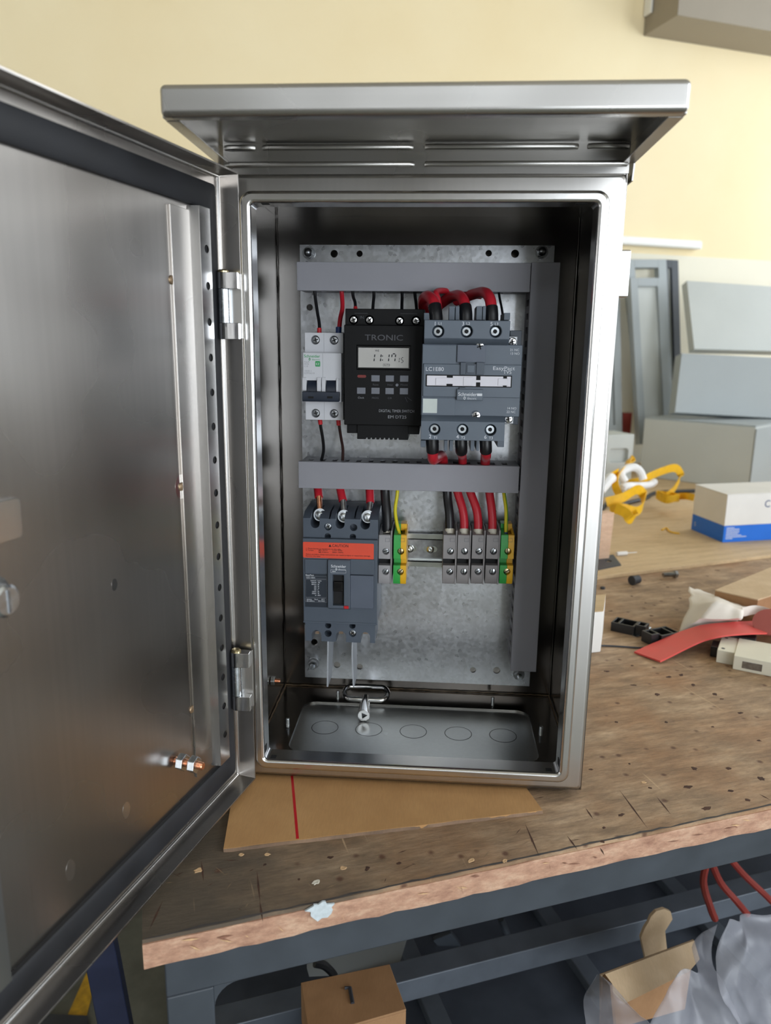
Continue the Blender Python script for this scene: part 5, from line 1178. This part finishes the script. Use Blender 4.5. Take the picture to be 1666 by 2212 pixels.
strap('yellow strap standing up behind the white rope', ((1340, 1072, 880), (1330, 1050, 900), (1332, 1030, 930), (1350, 1008, 980), (1366, 1000, 1000), (1362, 990, 1010), (1356, 1000, 1000)), 16, (.6, 0, .6))
strap('short yellow strap at the enclosure edge', ((1300, 1045, 900), (1318, 1030, 930), (1335, 1020, 950)), 18, (.3, 0, 1))
for lb, pts, r_ in (('looped white rope among the yellow straps', ((1350, 1040, 960), (1342, 1022, 965), (1356, 1012, 970), (1372, 1010, 970), (1384, 1020, 965), (1390, 1036, 960)), 9), ('white rope end beside the enclosure', ((1296, 1060, 880), (1306, 1048, 885), (1316, 1036, 890), (1322, 1032, 895)), 11), ('white rope knot by the large strap loop', ((1345, 1058, 930), (1352, 1050, 935), (1400, 1048, 990), (1415, 1040, 1000)), 8)):
    solo(MB().tube([PT(*p) for p in pts], r_, 10, 5), 'rope', 'white_cloth', lb, 'rope', 'white rope pieces')
P = [PZ(x, y, 1)+Vector((0, 0, 5)) for x, y in ((1290, 1120), (1315, 1088), (1330, 1096), (1365, 1088), (1395, 1080), (1420, 1068), (1500, 1064))]; solo(MB().tube(P, 5, 8, 5), 'black_cord', 'black_wire', 'black cord lying under the yellow straps', 'cord')

# big grey cabinets, panels and frames stacked against the wall
def gbox(name, label, cat, mat, s0, s1, t0, t1, z0, z1, rot=0, tilt=0, bevel=1.5):
    t_ = thing(name, label, cat, B(s0, t0, z0), rotz=BA+rot); t_.rotation_euler = (tilt, 0, BA+rot)
    build(MB().box(0, s1-s0, 0, t1-t0, 0, z1-z0), 'shell', M[mat], t_, bevel, 2); return t_
f0, f1 = SZ(1382, 1028, 1), SZ(1617, 1060, 1); ang = math.atan2(f1.y-f0.y, f1.x-f0.x); Ln = math.hypot(f1.x-f0.x, f1.y-f0.y)
hA = STt(1398, 905, f0.y).z
ca = thing('steel_cabinet', 'long pale grey steel cabinet lying behind the yellow straps', 'cabinet', B(f0.x, f0.y, 1), rotz=BA+ang)
build(MB().box(0, Ln, 0, 330, 0.1, hA), 'shell', M['sheet_grey'], ca, 2)
build(MB().box(2, Ln-2, 6, 320, hA+.05, hA+4), 'rim', M['sheet_grey2'], ca, 1)
build(MB().box(Ln+1, Ln+4, -2, 320, 0.1, hA-4), 'end_panel', M['sheet_grey2'], ca, 1)
def lean(label, name, pxs, depth, mat, cat, th=18, extra=None):
    # pxs: bottom-left, bottom-right, top-right, top-left as (px, py, t)
    P = [PT(*p) for p in pxs]; n_ = (P[1]-P[0]).cross(P[3]-P[0]).normalized()
    if n_.dot(CAM-P[0]) < 0: n_ = -n_
    t_ = thing(name, label, cat, P[0]); mb = MB(); mb.hexa([p for p in P]+[p-n_*th for p in P]); build(mb, 'panel', M[mat], t_, 1.2); return t_, P, n_
lean('blue-grey steel panel leaning above the long cabinet', 'metal_sheet', ((1458, 891, 1400), (1720, 906, 1320), (1720, 775, 1360), (1473, 763, 1440)), 0, 'sheet_grey2', 'panel', 40)
lean('pale steel panel leaning topmost at the right edge', 'metal_sheet', ((1500, 754, 1470), (1720, 760, 1420), (1720, 622, 1500), (1484, 606, 1560)), 0, 'sheet_grey', 'panel', 30)
def frame_thing(label, px, mat='sheet_grey2', hole=True, m_=26):
    P = [PT(*p) for p in px]; n_ = (P[1]-P[0]).cross(P[3]-P[0]).normalized()
    if n_.dot(CAM-P[0]) < 0: n_ = -n_
    t_ = thing('door_frame', label, 'door panel', P[0], 'grey door frames leaning on the wall')
    def bl(u, v): return (P[0]*(1-u)+P[1]*u)*(1-v)+(P[3]*(1-u)+P[2]*u)*v
    u0 = m_/(P[1]-P[0]).length; v0 = m_/(P[3]-P[0]).length
    for a, b_, c_, d_, nm in ((0, 0, u0, 1, 'stile'), (1-u0, 0, 1, 1, 'stile'), (u0, 0, 1-u0, v0, 'cross_rail'), (u0, 1-v0, 1-u0, 1, 'cross_rail')):
        q = [bl(a, b_), bl(c_, b_), bl(c_, d_), bl(a, d_)]; build(MB().hexa(q+[p-n_*22 for p in q]), nm, M[mat], t_, 1)
    if hole: q = [bl(u0, v0), bl(1-u0, v0), bl(1-u0, 1-v0), bl(u0, 1-v0)]; build(MB().hexa([p-n_*10 for p in q]+[p-n_*16 for p in q]), 'inset_panel', M['sheet_grey'], t_)
    return t_
frame_thing('grey door frame leaning farthest right beside the steel panels', ((1440, 905, 1668), (1475, 905, 1668), (1466, 562, 1732), (1428, 560, 1732)), 'frame')
frame_thing('tall grey door panel leaning in the middle of the frames', ((1382, 960, 1575), (1452, 960, 1575), (1436, 600, 1650), (1362, 600, 1650)))
frame_thing('grey open frame leaning behind the tall door panel', ((1385, 900, 1612), (1455, 900, 1612), (1440, 560, 1692), (1352, 560, 1692)), 'sheet_grey2', False)
frame_thing('narrow grey frame leaning closest to the enclosure', ((1310, 935, 1600), (1345, 935, 1600), (1340, 640, 1690), (1300, 640, 1690)))
e = [STt(1343, 942, 1620), STt(1366, 892, 1620)]; solo(bench_frame(MB().box(e[0].x, e[1].x, 1620, 1640, e[0].z, e[1].z)), 'red_plate', 'red_hose', 'small dark red plate between the leaning frames', 'plate')
e = [STt(1295, 1015, 1200), STt(1371, 938, 1200)]
h0 = STt(1334, 985, 1200)
ch = MB().box(e[0].x, e[1].x, 1200, 1290, 1.1, e[1].z); cc_ = STt(1337, 984, 1200)
hc = MB(); hc.prism(rr(cc_.x-28, cc_.x+28, cc_.z-18, cc_.z+18, 8), 1190, 1212)
bench_frame(ch); bench_frame(hc); solo(ch, 'grey_channel', 'sheet_grey', 'pale grey steel channel with a rounded slot behind the straps', 'channel', None, 1.2, cut=hc)
# trunking on the wall and the box high on the right
e0, e1 = STt(1330, 514, TW), STt(1503, 540, TW)
tk = thing('wall_trunking', 'white cable trunking strip fixed to the cream wall', 'trunking', B(e0.x-600, TW, e1.z))
build(bench_frame(MB().box(e0.x-600, e1.x, TW-30, TW-0.5, e1.z, STt(1420, 516, TW).z-6)), 'base', M['strip_wall'], tk, 1); build(bench_frame(MB().box(e0.x-600, e1.x-6, TW-34, TW-30.1, e1.z+3, STt(1420, 516, TW).z-3)), 'cover', M['strip_wall'], tk, 1)
lo_ = STt(1390, 78, TW)
bxo = thing('wall_box', 'grey-brown boxed beam projecting high on the wall at upper right', 'beam', B(lo_.x, TW, lo_.z))
build(bench_frame(MB().box(lo_.x, SR-2, 1592, TW-.5, lo_.z, lo_.z+130)), 'box', M['beam_board'], bxo, 1)
e = STt(1402, 22, TW-20); build(bench_frame(MB().box(lo_.x-8, lo_.x-0.1, TW-40, TW-1, e.z-14, e.z+60)), 'bright_patch', M['strip_wall'], bxo, 4)  # added white block, painting a bright patch of light onto the box end
dz = STt(1600, 560, TW).z
struct(MB().box(SL, SR, TW-4, TW-0.2, ZF, dz), 'trim_1', M['dado'], 'white painted lower part of the back wall')

# ------------------------------------------------------------------ under the bench
def uz(x, y, z): return PZ(x, y, z)
zt = -270
cb_ = [uz(650, 2122, zt), uz(668, 2240, zt), uz(878, 2180, zt), uz(842, 2082, zt)]
ub_ = thing('small_carton', 'brown cardboard carton with a punched tab under the bench', 'carton', (cb_[1].x, cb_[1].y, zt-48))
build(MB().hexa([Vector((p.x, p.y, zt-48)) for p in cb_]+[Vector((p.x, p.y, zt-3)) for p in cb_]), 'carton_body', M['card'], ub_, 1)
build(MB().hexa([Vector((p.x, p.y, zt-2.9)) for p in cb_]+[Vector((p.x, p.y, zt)) for p in cb_]), 'lid', M['card'], ub_, 0.8)
mb = MB(); mb.hexa([Vector((p.x, p.y, -477.5))+BU*3 for p in cb_]+[Vector((p.x, p.y, zt-48.2))+BU*3 for p in cb_]); solo(mb, 'steel_tray', 'dark_grey', 'dark steel tray under the small carton below the bench', 'tray', bevel=1)
a, b_, c_ = uz(745, 2135, zt+.3), uz(756, 2134, zt+.3), uz(762, 2168, zt+.3)
build(MB().tube([a, b_, c_], 2.0, 6, 0), 'punched_tab', M['dark_grey'], ub_); 
zz = -300
pp = [uz(x, y, zz) for x, y in ((665, 2085), (875, 2110), (890, 2010), (700, 2060))]
gp_ = [STt(668, 2110, 330), STt(858, 2100, 330), STt(885, 2010, 420), STt(668, 2060, 420)]
mb = MB(); mb.hexa([B(g.x, g.y, g.z) for g in gp_]+[B(g.x, g.y+14, g.z) for g in gp_]); solo(mb, 'metal_sheet', 'sheet_grey2', 'pale grey panel leaning behind the carton under the bench', 'panel')
P = [PT(x, y, 300) for x, y in ((680, 2080), (700, 2085), (715, 2098), (722, 2108))]; solo(MB().tube(P, 5, 8, 5), 'bent_pipe', 'black_wire', 'short bent black pipe behind the carton under the bench', 'pipe')
P = [PT(x, y, 430) for x, y in ((955, 2020), (975, 2045), (1000, 2085))]; solo(MB().ribbon(P, 30, 6, (.8, 0, .3), 4), 'flat_bar', 'frame', 'grey flat bar leaning under the bench', 'bar')
P = [PT(x, y, 440) for x, y in ((936, 2062), (970, 2063))]; solo(MB().tube(P, 5, 8, 0), 'metal_rod', 'sheet_grey', 'short pale rod behind the leaning bar under the bench', 'rod')
P = [PT(x, y, 380) for x, y in ((1082, 1985), (1095, 2015), (1108, 2040))]; solo(MB().tube(P, 5, 8, 3), 'grey_tool', 'frame', 'thin grey tool handle standing under the bench', 'tool')
for lb, pts in (('red hose loop nearest the middle under the bench', ((1530, 1850, 200), (1520, 1905, 205), (1535, 1960, 200), (1545, 1985, 200))), ('red hose crossing under the bench right end', ((1532, 1850, 220), (1556, 1905, 225), (1590, 1945, 220), (1615, 1975, 220))), ('red hose farthest right under the bench', ((1565, 1840, 240), (1606, 1888, 245), (1650, 1930, 240), (1680, 1960, 240)))):
    solo(MB().tube([PT(*p) for p in pts], 4.5, 8, 5), 'hose', 'red_hose', lb, 'hose', 'red hoses under the bench')
e = STt(1590, 1900, 420); solo(bench_frame(MB().box(e.x, e.x+260, 420, 520, -300, -62)), 'dark_crate', 'dark_grey', 'dark crate behind the red hoses under the bench', 'crate', bevel=2)
e = STt(1200, 2000, 500); solo(bench_frame(MB().box(e.x-160, e.x+240, 470, 545, -477, -200)), 'dark_box', 'dark_grey', 'dark box at the back under the bench middle', 'box', bevel=2)
e = STt(1410, 2000, 420); mb = MB(); pl_ = [STt(x, y, 240) for x, y in ((1382, 2022), (1390, 2002), (1398, 1990), (1404, 1976), (1415, 1965), (1432, 1960), (1446, 1966), (1450, 1982), (1434, 2008), (1446, 2120), (1405, 2130))]
mb.prism([(p.x, p.z) for p in pl_], 237, 241); bench_frame(mb); solo(mb, 'torn_card', 'card_pale', 'torn pale cardboard scrap under the bench', 'cardboard')
# carton with plastic film in the lower right
oc = thing('open_carton', 'open cardboard carton stuffed with plastic film in the lower right', 'carton', SZ(1500, 2212, -400) and PZ(1500, 2212, -400))
T0 = 130.0
fa = [PT(1298, 2108, T0), PT(1500, 2032, T0+60), PT(1512, 2072, T0+40), PT(1490, 2098, T0+20), PT(1350, 2168, T0-25), PT(1330, 2150, T0-20)]
fm = MB(); nn_ = Vector((0, -1, .4)).normalized(); fm.add([p for p in fa]+[p-nn_*4 for p in fa], [(0, 1, 2, 3, 4, 5), (11, 10, 9, 8, 7, 6)]+[(i, (i+1) % 6, 6+(i+1) % 6, 6+i) for i in range(6)]); build(fm, 'flap', M['card_pale'], oc)
wl = [PT(1302, 2108, T0), PT(1296, 2260, T0-10), PT(1330, 2260, T0-70), PT(1318, 2130, T0-20)]
build(MB().hexa(wl+[p+Vector((3, 3, 0)) for p in wl]), 'side_wall', M['card'], oc)
bw = [PT(1300, 2110, T0+5), PT(1502, 2034, T0+62), PT(1480, 2180, T0+62), PT(1300, 2230, T0+5)]
build(MB().hexa(bw+[p+BN*4 for p in bw]), 'back_wall', M['card'], oc)
def film_sheet(label, grid, wob, seed):
    A = [[PT(*c) for c in row] for row in grid]; R_, Cn = len(A), len(A[0])
    def fn(u, v):
        x = u*(Cn-1); y = v*(R_-1); i = min(int(x), Cn-2); j = min(int(y), R_-2); fx, fy = x-i, y-j
        p = A[j][i]*(1-fx)*(1-fy)+A[j][i+1]*fx*(1-fy)+A[j+1][i]*(1-fx)*fy+A[j+1][i+1]*fx*fy
        k = Vector((seed*7.1, seed*3.3, 0))
        return p+Vector((noise.noise(p*0.02+k), noise.noise(p*0.02+k+Vector((9, 0, 0)))*1.6, noise.noise(p*0.03+k)*.5))*wob
    o = build(MB().grid(fn, 26, 26), 'plastic_film', M['film'], None, smooth=75, solid=0.3); tag(o, label, 'plastic bag'); return o
film_sheet('large milky plastic bag hanging over the carton at lower right', [[(1552, 1990, 105), (1600, 1970, 115), (1700, 1975, 115)], [(1545, 2060, 95), (1610, 2050, 85), (1700, 2050, 95)], [(1560, 2140, 75), (1620, 2140, 65), (1700, 2140, 75)], [(1585, 2230, 65), (1640, 2235, 55), (1710, 2235, 65)]], 16, 1)
film_sheet('folded grey plastic film inside the carton', [[(1500, 2035, 130), (1530, 2012, 135), (1555, 1998, 135)], [(1505, 2090, 105), (1540, 2090, 105), (1560, 2085, 105)], [(1450, 2140, 85), (1510, 2150, 85), (1580, 2150, 85)], [(1400, 2230, 65), (1500, 2235, 65), (1600, 2235, 65)]], 14, 2)
film_sheet('thin plastic film spilling over the carton corner', [[(1296, 2105, 105), (1300, 2106, 100), (1318, 2120, 90)], [(1285, 2125, 100), (1305, 2118, 85), (1345, 2160, 65)], [(1270, 2160, 95), (1320, 2150, 75), (1380, 2190, 60)], [(1262, 2230, 90), (1350, 2235, 65), (1440, 2235, 55)]], 10, 3)

# navy trestle and yellow mark at lower left
tr_ = thing('trestle_leg', 'navy painted steel trestle leg standing left of the workbench', 'trestle', PZ(205, 2400, ZF))
a, b_ = SZ(200, 2092, -330), SZ(225, 2290, -330)
pA, pB = PT(185, 2092, 330), PT(212, 2225, 330)
dd = (pB-pA); pB = pA+dd*((ZF-pA.z)/dd.z)
mb = MB(); wv = BU*34; dv = BN*30
pA = pA-dd.normalized()*60
mb.hexa([pB, pB+wv, pB+wv+dv, pB+dv, pA, pA+wv, pA+wv+dv, pA+dv]); build(mb, 'post', M['navy_steel'], tr_, 1.5)
q = SZ(160, 2190, ZF); ym = MB(); A_ = [PZ(x, y, ZF) for x, y in ((147, 2192), (187, 2197), (222, 2058), (205, 2062))]
ym.hexa([p+Vector((0, 0, .2)) for p in A_]+[p+Vector((0, 0, 1.2)) for p in A_]); o = build(ym, 'floor_marking', M['yellow_paint']); tag(o, 'yellow painted line on the concrete floor', 'floor marking')
A_ = [PZ(x, y, ZF) for x, y in ((80, 2195), (190, 2200), (200, 2300), (60, 2300))]; ym = MB().hexa([p+Vector((0, 0, .3)) for p in A_]+[p+Vector((0, 0, 6)) for p in A_]); o = build(ym, 'rubber_mat', M['dark_grey']); tag(o, 'dark rubber mat on the floor at lower left', 'mat')
